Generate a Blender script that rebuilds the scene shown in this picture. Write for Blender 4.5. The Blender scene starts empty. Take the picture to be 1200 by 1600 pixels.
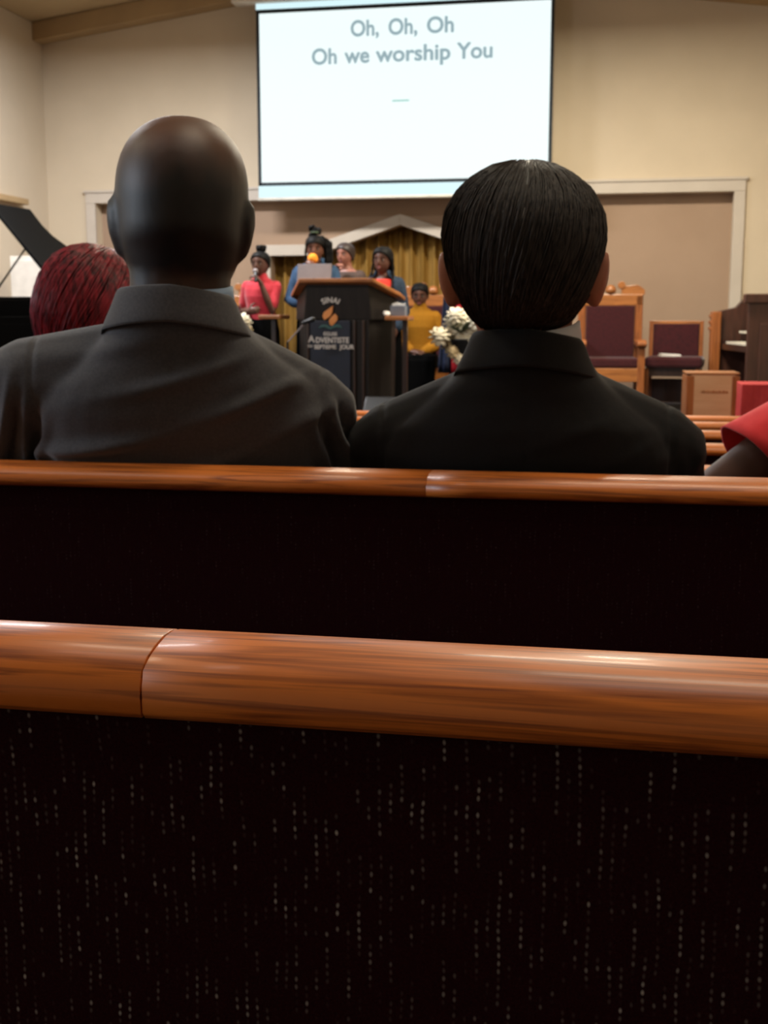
import bpy, bmesh, math, random
import numpy as np
from mathutils import Vector, Matrix

random.seed(7)
rng = np.random.default_rng(7)
scene = bpy.context.scene
COL = scene.collection
R = math.radians

# ------------------------------------------------------------------ camera
F, PITCH, YAW, CAMZ = 1900.0, R(9.0), R(11.0), 1.04
cam_data = bpy.data.cameras.new('camera')
cam_data.sensor_fit = 'VERTICAL'
cam_data.sensor_height = 36.0
cam_data.lens = 36.0 * F / 1600.0
cam_data.clip_start = 0.05
cam_data.dof.use_dof = True
cam_data.dof.focus_distance = 0.66
cam_data.dof.aperture_fstop = 26.0
cam = bpy.data.objects.new('camera', cam_data)
COL.objects.link(cam)
cam.location = (0, 0, CAMZ)
cam.rotation_euler = (R(90) - PITCH, 0, YAW)
scene.camera = cam

# ------------------------------------------------------------------ world, exposure
world = bpy.data.worlds.new('world')
scene.world = world
world.use_nodes = True
world.node_tree.nodes['Background'].inputs[0].default_value = (0.75, 0.85, 1.0, 1)
world.node_tree.nodes['Background'].inputs[1].default_value = 0.3
scene.view_settings.view_transform = 'Standard'
scene.view_settings.look = 'None'
scene.view_settings.gamma = 1.0
scene.view_settings.use_curve_mapping = False
scene.view_settings.exposure = 0.0

def area(name, loc, rot, sx, sy, power, color):
    l = bpy.data.lights.new(name, 'AREA')
    l.shape = 'RECTANGLE'; l.size = sx; l.size_y = sy
    l.energy = power; l.color = color
    o = bpy.data.objects.new(name, l); COL.objects.link(o)
    o.location = loc; o.rotation_euler = rot
    return o
WARM = (1.0, 0.90, 0.70)
SOFT = (0.96, 0.97, 1.0)
COOL = (0.78, 0.88, 1.0)
# lamps of the room: (x, y, z, power, colour) below each ceiling fixture
LAMPS = [(-4.4, 10.2, 4.05, 290, SOFT), (-0.3, 10.2, 4.05, 265, WARM),
         (-4.4, 6.6, 4.05, 100, SOFT), (-0.3, 6.6, 4.05, 80, WARM),
         (-4.4, 2.6, 4.05, 34, WARM), (0.3, 2.2, 4.05, 28, WARM),
         (-2.3, 0.6, 4.3, 8, COOL), (0.2, 0.9, 4.05, 6, COOL)]
for (x, y, z, p, c) in LAMPS:
    area('ceiling_light_source', (x, y, z), (0, 0, 0), 1.1, 0.5, p, c)
# daylight through the window of the left wall and of the back wall
area('window_daylight', (-6.40, 0.8, 2.2), (0, R(-90), 0), 1.7, 2.6, 110, (0.80, 0.89, 1.0))

# ------------------------------------------------------------------ pixel helpers (1200x1600 frame)
def _ray(px, py):
    u = (px - 600) / F; v = (800 - py) / F
    fh = math.cos(PITCH) + v * math.sin(PITCH)
    return u / fh, (-math.sin(PITCH) + v * math.cos(PITCH)) / fh
def PD(px, py, d):
    l, t = _ray(px, py)
    return Vector((d * (-math.sin(YAW) + l * math.cos(YAW)), d * (math.cos(YAW) + l * math.sin(YAW)), CAMZ + d * t))
def PY(px, py, Y):
    l, t = _ray(px, py)
    return PD(px, py, Y / (math.cos(YAW) + l * math.sin(YAW)))

# ------------------------------------------------------------------ materials
def lin(c):
    out = []
    for v in c:
        v = v / 255.0
        out.append(v / 12.92 if v <= 0.04045 else ((v + 0.055) / 1.055) ** 2.4)
    return (*out, 1.0)
MATS = {}
def base_mat(name):
    m = bpy.data.materials.new(name); m.use_nodes = True
    nt = m.node_tree; b = nt.nodes['Principled BSDF']
    MATS[name] = m
    return m, nt, b
def mat(name, c, rough=0.6, c2=None, scale=8.0, stretch=(1, 1, 1), bump=0.0, bscale=None, metal=0.0, spec=0.5, sheen=0.0, coat=0.0, contrast=(0.35, 0.65), detail=4.0):
    m, nt, b = base_mat(name)
    b.inputs['Roughness'].default_value = rough
    b.inputs['Metallic'].default_value = metal
    b.inputs['Specular IOR Level'].default_value = spec
    b.inputs['Sheen Weight'].default_value = sheen
    b.inputs['Coat Weight'].default_value = coat
    b.inputs['Coat Roughness'].default_value = 0.15
    tc = nt.nodes.new('ShaderNodeTexCoord'); mp = nt.nodes.new('ShaderNodeMapping')
    mp.inputs['Scale'].default_value = stretch
    nt.links.new(tc.outputs['Object'], mp.inputs[0])
    n = nt.nodes.new('ShaderNodeTexNoise'); n.inputs['Scale'].default_value = scale; n.inputs['Detail'].default_value = detail
    nt.links.new(mp.outputs[0], n.inputs['Vector'])
    r = nt.nodes.new('ShaderNodeValToRGB')
    r.color_ramp.elements[0].position = contrast[0]; r.color_ramp.elements[1].position = contrast[1]
    if c2 is None: c2 = tuple(min(255, v * 0.93) for v in c)
    r.color_ramp.elements[0].color = lin(c2); r.color_ramp.elements[1].color = lin(c)
    nt.links.new(n.outputs['Fac'], r.inputs[0]); nt.links.new(r.outputs[0], b.inputs['Base Color'])
    if bump:
        n2 = nt.nodes.new('ShaderNodeTexNoise'); n2.inputs['Scale'].default_value = bscale or scale * 6; n2.inputs['Detail'].default_value = 3
        nt.links.new(mp.outputs[0], n2.inputs['Vector'])
        bp = nt.nodes.new('ShaderNodeBump'); bp.inputs['Strength'].default_value = bump; bp.inputs['Distance'].default_value = 0.004
        nt.links.new(n2.outputs['Fac'], bp.inputs['Height']); nt.links.new(bp.outputs[0], b.inputs['Normal'])
    return m

def wood(name, light, dark, rough=0.3, sc=1.0, coat=0.3, axis=0):
    m, nt, b = base_mat(name)
    tc = nt.nodes.new('ShaderNodeTexCoord'); mp = nt.nodes.new('ShaderNodeMapping')
    s = [46 * sc, 46 * sc, 46 * sc]; s[axis] = 2.2 * sc
    mp.inputs['Scale'].default_value = s
    nt.links.new(tc.outputs['Object'], mp.inputs[0])
    n = nt.nodes.new('ShaderNodeTexNoise'); n.inputs['Scale'].default_value = 1.2; n.inputs['Detail'].default_value = 3; n.inputs['Distortion'].default_value = 1.2
    nt.links.new(mp.outputs[0], n.inputs['Vector'])
    w = nt.nodes.new('ShaderNodeMath'); w.operation = 'MULTIPLY'; w.inputs[1].default_value = 7.0
    nt.links.new(n.outputs['Fac'], w.inputs[0])
    f = nt.nodes.new('ShaderNodeMath'); f.operation = 'PINGPONG'; f.inputs[1].default_value = 1.0
    nt.links.new(w.outputs[0], f.inputs[0])
    mp2 = nt.nodes.new('ShaderNodeMapping'); s2 = [420 * sc, 420 * sc, 420 * sc]; s2[axis] = 9 * sc
    mp2.inputs['Scale'].default_value = s2
    nt.links.new(tc.outputs['Object'], mp2.inputs[0])
    n2 = nt.nodes.new('ShaderNodeTexNoise'); n2.inputs['Scale'].default_value = 1.0; n2.inputs['Detail'].default_value = 2
    nt.links.new(mp2.outputs[0], n2.inputs['Vector'])
    mx = nt.nodes.new('ShaderNodeMath'); mx.operation = 'MULTIPLY_ADD'; mx.inputs[1].default_value = 0.55
    nt.links.new(f.outputs[0], mx.inputs[0])
    m3 = nt.nodes.new('ShaderNodeMath'); m3.operation = 'MULTIPLY'; m3.inputs[1].default_value = 0.75
    nt.links.new(n2.outputs['Fac'], m3.inputs[0]); nt.links.new(m3.outputs[0], mx.inputs[2])
    r = nt.nodes.new('ShaderNodeValToRGB')
    r.color_ramp.elements[0].position = 0.25; r.color_ramp.elements[1].position = 0.72
    r.color_ramp.elements[0].color = lin(dark); r.color_ramp.elements[1].color = lin(light)
    nt.links.new(mx.outputs[0], r.inputs[0]); nt.links.new(r.outputs[0], b.inputs['Base Color'])
    bp = nt.nodes.new('ShaderNodeBump'); bp.inputs['Strength'].default_value = 0.06; bp.inputs['Distance'].default_value = 0.001
    nt.links.new(n2.outputs['Fac'], bp.inputs['Height']); nt.links.new(bp.outputs[0], b.inputs['Normal'])
    b.inputs['Roughness'].default_value = rough
    b.inputs['Coat Weight'].default_value = coat; b.inputs['Coat Roughness'].default_value = 0.12
    return m

def emis(name, c, strength):
    m, nt, b = base_mat(name)
    b.inputs['Base Color'].default_value = (0.02, 0.02, 0.02, 1)
    b.inputs['Roughness'].default_value = 0.8
    b.inputs['Emission Color'].default_value = lin(c)
    b.inputs['Emission Strength'].default_value = strength
    return m

def pew_fabric(name, amount=1.0):
    """dark maroon weave with broken columns of pale specks"""
    m, nt, b = base_mat(name)
    N = nt.nodes; L = nt.links
    def M(op, a, b_=None, c=None):
        n = N.new('ShaderNodeMath'); n.operation = op
        for i, v in enumerate((a, b_, c)):
            if v is None: continue
            if isinstance(v, (int, float)): n.inputs[i].default_value = v
            else: L.new(v, n.inputs[i])
        return n.outputs[0]
    tc = N.new('ShaderNodeTexCoord')
    nz = N.new('ShaderNodeTexNoise'); nz.inputs['Scale'].default_value = 22; nz.inputs['Detail'].default_value = 2
    L.new(tc.outputs['Object'], nz.inputs['Vector'])
    sx = N.new('ShaderNodeSeparateXYZ'); L.new(tc.outputs['Object'], sx.inputs[0])
    wob = M('MULTIPLY', M('SUBTRACT', nz.outputs['Fac'], 0.5), 0.0045)
    gx = M('DIVIDE', M('ADD', sx.outputs['X'], wob), 0.0058)
    cx = M('FLOOR', gx)
    wn1 = N.new('ShaderNodeTexWhiteNoise'); wn1.noise_dimensions = '1D'; L.new(cx, wn1.inputs['W'])
    gz = M('ADD', M('DIVIDE', sx.outputs['Z'], 0.0046), M('MULTIPLY', wn1.outputs['Value'], 7.0))
    cz = M('FLOOR', gz)
    cv = N.new('ShaderNodeCombineXYZ'); L.new(cx, cv.inputs[0]); L.new(cz, cv.inputs[1])
    wn = N.new('ShaderNodeTexWhiteNoise'); wn.noise_dimensions = '3D'; L.new(cv.outputs[0], wn.inputs['Vector'])
    # runs: low-frequency noise along each column
    cv2 = N.new('ShaderNodeCombineXYZ'); L.new(M('MULTIPLY', cx, 0.73), cv2.inputs[0]); L.new(M('MULTIPLY', cz, 0.17), cv2.inputs[1])
    nr = N.new('ShaderNodeTexNoise'); nr.inputs['Scale'].default_value = 1.0; nr.inputs['Detail'].default_value = 1
    L.new(cv2.outputs[0], nr.inputs['Vector'])
    run = M('SMOOTH_MAX', M('MULTIPLY', M('SUBTRACT', nr.outputs['Fac'], 0.47), 6.0), 0.0, 0.1)
    dx = M('SUBTRACT', M('FRACT', gx), 0.5); dz = M('SUBTRACT', M('FRACT', gz), 0.5)
    d = M('SQRT', M('ADD', M('POWER', M('ABSOLUTE', M('MULTIPLY', dx, 1.25)), 2.0), M('POWER', M('ABSOLUTE', M('MULTIPLY', dz, 0.62)), 2.0)))
    spot = M('SUBTRACT', 1.0, M('SMOOTHSTEP' if False else 'MINIMUM', M('DIVIDE', d, 0.27), 1.0))
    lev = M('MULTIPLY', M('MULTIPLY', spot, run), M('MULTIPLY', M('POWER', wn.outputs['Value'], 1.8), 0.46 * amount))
    fac = M('MINIMUM', lev, 1.0)
    nf = N.new('ShaderNodeTexNoise'); nf.inputs['Scale'].default_value = 700
    L.new(tc.outputs['Object'], nf.inputs['Vector'])
    rp = N.new('ShaderNodeValToRGB')
    rp.color_ramp.elements[0].color = lin((24, 9, 12)); rp.color_ramp.elements[1].color = lin((58, 20, 26))
    L.new(nf.outputs['Fac'], rp.inputs[0])
    mix = N.new('ShaderNodeMix'); mix.data_type = 'RGBA'
    L.new(fac, mix.inputs[0]); L.new(rp.outputs[0], mix.inputs[6]); mix.inputs[7].default_value = lin((250, 245, 240))
    L.new(mix.outputs[2], b.inputs['Base Color'])
    b.inputs['Roughness'].default_value = 0.95; b.inputs['Specular IOR Level'].default_value = 0.05
    bp = N.new('ShaderNodeBump'); bp.inputs['Strength'].default_value = 0.4; bp.inputs['Distance'].default_value = 0.001
    L.new(nf.outputs['Fac'], bp.inputs['Height']); L.new(bp.outputs[0], b.inputs['Normal'])
    return m

def scalp_mat(name):
    m, nt, b = base_mat(name)
    N = nt.nodes; L = nt.links
    tc = N.new('ShaderNodeTexCoord'); sx = N.new('ShaderNodeSeparateXYZ'); L.new(tc.outputs['Object'], sx.inputs[0])
    nz = N.new('ShaderNodeTexNoise'); nz.inputs['Scale'].default_value = 18; L.new(tc.outputs['Object'], nz.inputs['Vector'])
    a = N.new('ShaderNodeMath'); a.operation = 'MULTIPLY_ADD'; a.inputs[1].default_value = 0.06
    L.new(nz.outputs['Fac'], a.inputs[0]); L.new(sx.outputs['Z'], a.inputs[2])
    mr = N.new('ShaderNodeMapRange'); mr.inputs[1].default_value = 1.27; mr.inputs[2].default_value = 1.345
    L.new(a.outputs[0], mr.inputs[0])
    mr2 = N.new('ShaderNodeMapRange'); mr2.inputs[1].default_value = 1.175; mr2.inputs[2].default_value = 1.125
    L.new(a.outputs[0], mr2.inputs[0])
    mx = N.new('ShaderNodeMath'); mx.operation = 'MAXIMUM'; L.new(mr.outputs[0], mx.inputs[0]); L.new(mr2.outputs[0], mx.inputs[1])
    st = N.new('ShaderNodeTexNoise'); st.inputs['Scale'].default_value = 900; L.new(tc.outputs['Object'], st.inputs['Vector'])
    rp = N.new('ShaderNodeValToRGB'); rp.color_ramp.elements[0].color = lin((10, 9, 9)); rp.color_ramp.elements[1].color = lin((27, 24, 24))
    L.new(st.outputs['Fac'], rp.inputs[0])
    mix = N.new('ShaderNodeMix'); mix.data_type = 'RGBA'
    L.new(mx.outputs[0], mix.inputs[0]); L.new(rp.outputs[0], mix.inputs[6]); mix.inputs[7].default_value = lin((96, 62, 44))
    L.new(mix.outputs[2], b.inputs['Base Color'])
    b.inputs['Roughness'].default_value = 0.5
    bp = N.new('ShaderNodeBump'); bp.inputs['Strength'].default_value = 0.25; bp.inputs['Distance'].default_value = 0.001
    L.new(st.outputs['Fac'], bp.inputs['Height']); L.new(bp.outputs[0], b.inputs['Normal'])
    return m

WALL = mat('wall_paint', (204, 189, 166), 0.85, (198, 183, 160), 1.5, bump=0.05, bscale=60)
WALL_L = mat('wall_paint_side', (200, 186, 166), 0.85, (195, 181, 160), 1.5, bump=0.05, bscale=60)
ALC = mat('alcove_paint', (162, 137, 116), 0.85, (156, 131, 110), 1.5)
CEIL = mat('ceiling_paint', (186, 164, 128), 0.9, (180, 158, 122), 2)
BEAM = mat('beam_paint', (168, 142, 104), 0.8, (160, 134, 98), 3)
TRIM = mat('trim_paint', (192, 182, 170), 0.55, (186, 176, 164), 4)
CARPET = mat('floor_carpet', (60, 46, 48), 0.95, (48, 36, 40), 60, bump=0.4, bscale=400, spec=0.1)
STAGEC = mat('stage_carpet', (58, 60, 66), 0.95, (46, 48, 54), 60, bump=0.4, bscale=400, spec=0.1)
RAIL = wood('pew_oak', (220, 122, 46), (136, 64, 22), 0.40, 1.0, 0.10)
OAK = wood('honey_oak', (160, 100, 50), (114, 66, 32), 0.4, 0.6, 0.2)
OAKV = wood('honey_oak_upright', (150, 88, 44), (106, 58, 28), 0.4, 0.6, 0.2, axis=2)
DWOOD = wood('dark_walnut', (44, 29, 24), (25, 16, 13), 0.35, 0.5, 0.2, axis=2)
PULPW = mat('pulpit_brown', (32, 27, 25), 0.5, (24, 20, 18), 6, (6, 6, 0.6), spec=0.2)
ORGANW = mat('organ_walnut', (72, 42, 32), 0.4, (56, 32, 24), 5, (6, 6, 0.6))
FABRIC = pew_fabric('pew_fabric')
FABRIC_DIM = pew_fabric('pew_fabric_dimmed', 0.10)  # same pew cloth, specks dimmed in the colour for weak light and blur
MAROON = mat('maroon_velvet', (62, 17, 22), 0.85, (48, 12, 17), 40, sheen=0.2, spec=0.2)
CURT = mat('gold_curtain', (156, 122, 64), 0.75, (134, 102, 48), 6, (1, 1, 0.3), spec=0.1)
GREY_SUIT = mat('grey_suit_wool', (82, 81, 84), 0.85, (72, 71, 75), 300, bump=0.15, bscale=900, sheen=0.25, spec=0.2)
BLACK_SUIT = mat('black_suit_wool', (26, 25, 26), 0.8, (20, 19, 21), 300, bump=0.12, bscale=900, sheen=0.08, spec=0.25)
SHIRT_BLUE = mat('pale_blue_shirt', (170, 196, 226), 0.7, spec=0.2)
SHIRT_WHITE = mat('white_shirt', (228, 230, 236), 0.7, spec=0.2)
SCALP = scalp_mat('shaved_dark_scalp')
SKIN_LIGHT = mat('light_skin', (188, 126, 100), 0.55, (172, 108, 84), 30)
SKIN_DARK = mat('dark_brown_skin', (104, 66, 50), 0.5, (92, 56, 42), 20)
SKIN_DEEP = mat('deep_brown_skin', (88, 54, 42), 0.5, (76, 46, 35), 20)
HAIR_M = mat('dark_brown_hair', (38, 32, 30), 0.5, (20, 17, 17), 5, (60, 60, 6), spec=0.35)
HAIR_G = mat('greying_hair', (70, 62, 57), 0.55, (24, 21, 20), 5, (70, 70, 6), spec=0.28)
HAIR_R = mat('burgundy_hair', (170, 44, 58), 0.45, (48, 10, 17), 6, (24, 24, 1.0), spec=0.45)
HAIR_RD = mat('dark_burgundy_hair', (60, 14, 20), 0.5, (26, 10, 12), 6, (9, 9, 1.2), spec=0.4)
HAIR_B = mat('black_hair', (14, 12, 12), 0.6, (9, 8, 8), 60, spec=0.12)
CORAL = mat('coral_cloth', (184, 50, 62), 0.8, (172, 42, 53), 30, sheen=0.2, spec=0.2)
CORAL_N = mat('coral_dress_cloth', (240, 64, 68), 0.8, (228, 52, 58), 30, sheen=0.2, spec=0.2)
RED = mat('red_cloth', (196, 52, 40), 0.8, (182, 44, 34), 30, spec=0.2)
REDB = mat('red_board_cloth', (176, 54, 54), 0.8, (166, 48, 50), 30, spec=0.2)
DENIM = mat('blue_denim', (56, 80, 108), 0.85, (40, 60, 84), 90, spec=0.15)
DENIM_D = mat('dark_denim', (44, 58, 76), 0.85, (32, 43, 58), 90, spec=0.15)
MUSTARD = mat('mustard_knit', (144, 97, 23), 0.9, (130, 86, 18), 120, spec=0.15)
BLACKC = mat('black_cloth', (8, 8, 9), 0.9, (6, 6, 7), 40, spec=0.03)
TAUPE = mat('taupe_top', (138, 116, 108), 0.85, spec=0.2)
SHOE = mat('black_leather', (18, 17, 17), 0.35)
PIANO = mat('piano_lacquer', (2, 2, 2), 0.5, (2, 2, 2), spec=0.04)
IVORY = mat('ivory_keys', (226, 220, 204), 0.35)
WHITEP = mat('white_paint', (222, 216, 208), 0.6)
PAPER = mat('white_paper', (224, 220, 216), 0.7)
SILVER = mat('silver_metal', (124, 114, 114), 0.5, (116, 106, 106), metal=0.2)
DARKM = mat('black_metal', (22, 22, 24), 0.4, metal=0.2)
BRASS = mat('brass', (176, 136, 70), 0.35, metal=0.8)
NAVY = mat('navy_panel', (12, 22, 42), 0.6, (9, 18, 35), 10)
NAVYC = mat('navy_cloth', (34, 42, 66), 0.85, spec=0.2)
FLAGR = mat('flag_red_cloth', (150, 26, 40), 0.85, spec=0.2)
LETTER = mat('pale_lettering', (196, 190, 186), 0.6)
FLAME = mat('gold_flame', (206, 132, 70), 0.5)
TEAL = mat('teal_book', (48, 84, 84), 0.6)
FOAM = mat('orange_foam', (240, 150, 44), 0.95, (228, 134, 34), 80)
PETAL = mat('white_petal', (216, 208, 190), 0.7, (206, 196, 172), 20)
PETALC = mat('cream_petal', (196, 176, 138), 0.7, (182, 160, 124), 20)
LEAF = mat('green_leaf', (58, 74, 44), 0.6, (42, 58, 32), 20)
TISSUE = mat('grey_blue_card', (112, 118, 132), 0.7, (106, 112, 126))
EYEW = mat('eye_white', (128, 118, 112), 0.5)
LIP_D = mat('brown_lip', (112, 52, 48), 0.45)
SCREEN = emis('projected_white', (242, 255, 255), 1.02)
SCREENT = emis('projected_grey_text', (146, 172, 180), 1.0)
SCREENG = emis('projected_green_dash', (150, 206, 196), 1.0)
SCREENB = emis('projected_lower_strip', (214, 244, 250), 1.05)
BORDER = mat('screen_black_border', (30, 40, 48), 0.8)
CASE = mat('screen_case_white', (226, 222, 212), 0.5)
LAMPW = emis('lamp_diffuser_warm', (255, 220, 170), 3.0)
GLASSW = emis('daylit_window_pane', (214, 232, 255), 2.0)

# ------------------------------------------------------------------ mesh helpers
def tag(o, label=None, cat=None, group=None, kind=None):
    if label: o['label'] = label
    if cat: o['category'] = cat
    if group: o['group'] = group
    if kind: o['kind'] = kind
    return o
def empty(name, loc=(0, 0, 0), rz=0.0, label=None, cat=None, group=None):
    o = bpy.data.objects.new(name, None); COL.objects.link(o)
    o.location = loc; o.rotation_euler = (0, 0, rz); o.empty_display_size = 0.1
    return tag(o, label, cat, group)

class MB:
    def __init__(s): s.v = []; s.f = []
    def add(s, vs, fs):
        k = len(s.v); s.v.extend([tuple(p) for p in vs]); s.f.extend([tuple(i + k for i in f) for f in fs]); return s
    def box(s, x0, x1, y0, y1, z0, z1, M=None):
        vs = [Vector(p) for p in ((x0, y0, z0), (x1, y0, z0), (x1, y1, z0), (x0, y1, z0), (x0, y0, z1), (x1, y0, z1), (x1, y1, z1), (x0, y1, z1))]
        if M: vs = [M @ p for p in vs]
        return s.add(vs, [(0, 3, 2, 1), (4, 5, 6, 7), (0, 1, 5, 4), (1, 2, 6, 5), (2, 3, 7, 6), (3, 0, 4, 7)])
    def hexa(s, bot, top):
        n = len(bot)
        return s.add(list(bot) + list(top), [tuple(range(n))[::-1], tuple(range(n, 2 * n))] + [(i, (i + 1) % n, n + (i + 1) % n, n + i) for i in range(n)])
    def prism(s, pts, a, b, plane='XZ'):
        """polygon extruded from a to b along the third axis"""
        f = {'XZ': lambda p, t: (p[0], t, p[1]), 'XY': lambda p, t: (p[0], p[1], t), 'YZ': lambda p, t: (t, p[0], p[1])}[plane]
        return s.hexa([f(p, a) for p in pts], [f(p, b) for p in pts])
    def rings(s, rings, cap=True, closed=True):
        n = len(rings[0]); k = len(s.v)
        for r in rings: s.v.extend([tuple(p) for p in r])
        for i in range(len(rings) - 1):
            for j in range(n if closed else n - 1):
                j2 = (j + 1) % n
                s.f.append((k + i * n + j, k + i * n + j2, k + (i + 1) * n + j2, k + (i + 1) * n + j))
        if cap:
            s.f.append(tuple(k + j for j in range(n))[::-1]); s.f.append(tuple(k + (len(rings) - 1) * n + j for j in range(n)))
        return s
    def tube(s, pts, rads, n=10, asp=1.0, up=None, rnd=True):
        pts = [Vector(p) for p in pts]
        if isinstance(rads, (int, float)): rads = [rads] * len(pts)
        rads = list(rads)
        if rnd:
            d0 = (pts[0] - pts[1]).normalized(); d1 = (pts[-1] - pts[-2]).normalized()
            r0, r1 = rads[0], rads[-1]
            pts = [pts[0] + d0 * r0 * 0.95, pts[0] + d0 * r0 * 0.7] + pts + [pts[-1] + d1 * r1 * 0.7, pts[-1] + d1 * r1 * 0.95]
            rads = [r0 * 0.3, r0 * 0.72] + rads + [r1 * 0.72, r1 * 0.3]
        a = None; out = []
        for i, p in enumerate(pts):
            t = (pts[min(i + 1, len(pts) - 1)] - pts[max(i - 1, 0)]).normalized()
            if a is None:
                ref = Vector(up) if up is not None else (Vector((0, 0, 1)) if abs(t.z) < 0.9 else Vector((0, 1, 0)))
                a = t.cross(ref).normalized()
            else:
                a = (a - t * a.dot(t)).normalized()
            b = t.cross(a)
            out.append([p + (a * math.cos(q) * asp + b * math.sin(q)) * rads[i] for q in [2 * math.pi * j / n for j in range(n)]])
        return s.rings(out)
    def lathe(s, prof, c=(0, 0, 0), n=16):
        c = Vector(c)
        return s.rings([[c + Vector((r * math.cos(2 * math.pi * j / n), r * math.sin(2 * math.pi * j / n), z)) for j in range(n)] for r, z in prof])
    def ell(s, c, rx, ry, rz, n=14, m=9, M=None):
        c = Vector(c); rr = []
        for i in range(m + 1):
            th = math.pi * (0.02 + 0.96 * i / m); k = []
            for j in range(n):
                q = 2 * math.pi * j / n
                p = Vector((rx * math.sin(th) * math.cos(q), ry * math.sin(th) * math.sin(q), -rz * math.cos(th)))
                if M: p = M @ p
                k.append(c + p)
            rr.append(k)
        return s.rings(rr)
    def loft(s, spec, n=28, p=2.4):
        """spec rows: (z, half width, half depth, y offset[, x offset]) superellipse rings"""
        rr = []
        for row in spec:
            z, w, d, yo = row[:4]; xo = row[4] if len(row) > 4 else 0
            k = []
            for j in range(n):
                q = 2 * math.pi * j / n; c, si = math.cos(q), math.sin(q)
                k.append((xo + w * math.copysign(abs(c) ** (2 / p), c), yo + d * math.copysign(abs(si) ** (2 / p), si), z))
            rr.append(k)
        return s.rings(rr)
    def mesh(s, name):
        me = bpy.data.meshes.new(name); me.from_pydata(s.v, [], s.f); me.validate(); me.update()
        bm = bmesh.new(); bm.from_mesh(me); bmesh.ops.recalc_face_normals(bm, faces=bm.faces); bm.to_mesh(me); bm.free()
        return me
    def build(s, name, m, parent=None, smooth=False, bevel=0.0, seg=2):
        me = s.mesh(name); me.materials.append(m)
        if smooth: me.polygons.foreach_set('use_smooth', [True] * len(me.polygons))
        o = bpy.data.objects.new(name, me); COL.objects.link(o)
        if parent is not None: o.parent = parent
        if bevel:
            b = o.modifiers.new('bevel', 'BEVEL'); b.width = bevel; b.segments = seg; b.limit_method = 'ANGLE'
        return o
    def remesh(s, name, m, parent=None, voxel=0.006, smooth=6, fn=None):
        me = s.mesh(name + '_raw')
        o = bpy.data.objects.new(name + '_raw', me); COL.objects.link(o)
        md = o.modifiers.new('r', 'REMESH'); md.mode = 'VOXEL'; md.voxel_size = voxel
        if smooth:
            sm = o.modifiers.new('s', 'SMOOTH'); sm.factor = 0.5; sm.iterations = smooth
        dg = bpy.context.evaluated_depsgraph_get(); dg.update()
        m2 = bpy.data.meshes.new_from_object(o.evaluated_get(dg))
        bpy.data.objects.remove(o); bpy.data.meshes.remove(me)
        m2.name = name; m2.materials.clear(); m2.materials.append(m)
        if fn:
            co = np.empty(len(m2.vertices) * 3); m2.vertices.foreach_get('co', co); co = co.reshape(-1, 3)
            no = np.empty(len(m2.vertices) * 3); m2.vertices.foreach_get('normal', no); no = no.reshape(-1, 3)
            co = fn(co, no); m2.vertices.foreach_set('co', co.ravel()); m2.update()
        m2.polygons.foreach_set('use_smooth', [True] * len(m2.polygons))
        ob = bpy.data.objects.new(name, m2); COL.objects.link(ob)
        if parent is not None: ob.parent = parent
        return ob

def text(body, size, m, parent, loc, name='lettering', rot=(R(90), 0, 0), bold=0.0, space=1.0, ext=0.002, sx=1.0, follow=None, fat=0.0):
    c = bpy.data.curves.new('t', 'FONT'); c.body = body; c.size = size; c.align_x = 'CENTER'; c.align_y = 'BOTTOM_BASELINE' if fat and name == 'word' else 'CENTER'
    c.extrude = ext; c.offset = bold; c.space_character = space
    o = bpy.data.objects.new('t', c); COL.objects.link(o)
    dg = bpy.context.evaluated_depsgraph_get(); dg.update()
    me = bpy.data.meshes.new_from_object(o.evaluated_get(dg)); bpy.data.objects.remove(o)
    me.name = name; me.materials.clear(); me.materials.append(m)
    if fat:       # stroke weight: shifted copies of the letters
        bm = bmesh.new(); src = me.copy()
        for k, (dx, dy) in enumerate(((0, 0), (fat, 0), (-fat, 0), (0, fat), (0, -fat), (fat * .7, fat * .7), (-fat * .7, fat * .7), (fat * .7, -fat * .7), (-fat * .7, -fat * .7))):
            n0 = len(bm.verts); bm.from_mesh(src); bm.verts.ensure_lookup_table()
            for v in bm.verts[n0:]: v.co.x += dx; v.co.y += dy; v.co.z += .00006 * k
        bm.to_mesh(me); bm.free(); bpy.data.meshes.remove(src)
    if follow:
        for v in me.vertices:
            a = v.co.x / follow; r = follow + v.co.y
            v.co.x = r * math.sin(a); v.co.y = r * math.cos(a) - follow
    ob = bpy.data.objects.new(name, me); COL.objects.link(ob)
    ob.parent = parent; ob.location = loc; ob.rotation_euler = rot; ob.scale = (sx, 1, 1)
    return ob

# ================================================================== THE SETTING
WY, XL, XR, YB = 13.4, -6.55, 2.3, -3.5
RIDGE_X, EAVE = -2.4, 4.30
def roof(x): return EAVE + 0.135 * (min(x, 2 * RIDGE_X - x) - XL)
SZ = 0.15            # stage height
SY = 9.0             # stage front
FZ = -0.25
def floor_z(y):
    if y < 1.45: return 0.0
    if y < 2.3: return -.07 * (y - 1.45) / .85
    return max(FZ, -.07 - .0485 * (y - 2.3))

def struct(mb, name, m, parent=None, **k):
    o = mb.build(name, m, parent, **k)
    if parent is None: o['kind'] = 'structure'
    return o
mb = MB()
prof = [(YB, 0), (1.45, 0), (2.3, -.07), (2.3 + .18 / .0485, FZ), (SY, FZ), (SY, -0.5), (YB, -0.5)]
mb.prism(prof, XL - 0.2, XR + 0.2, 'YZ'); struct(mb, 'floor', CARPET)
mb = MB(); mb.box(XL, XR, SY, WY + 1.6, -0.5, SZ); struct(mb, 'floor_stage', STAGEC, bevel=0.015)
mb = MB(); mb.box(XL, XR, SY - 0.35, SY, FZ, -0.05); struct(mb, 'floor_stage_step', STAGEC, bevel=0.015)

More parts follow.
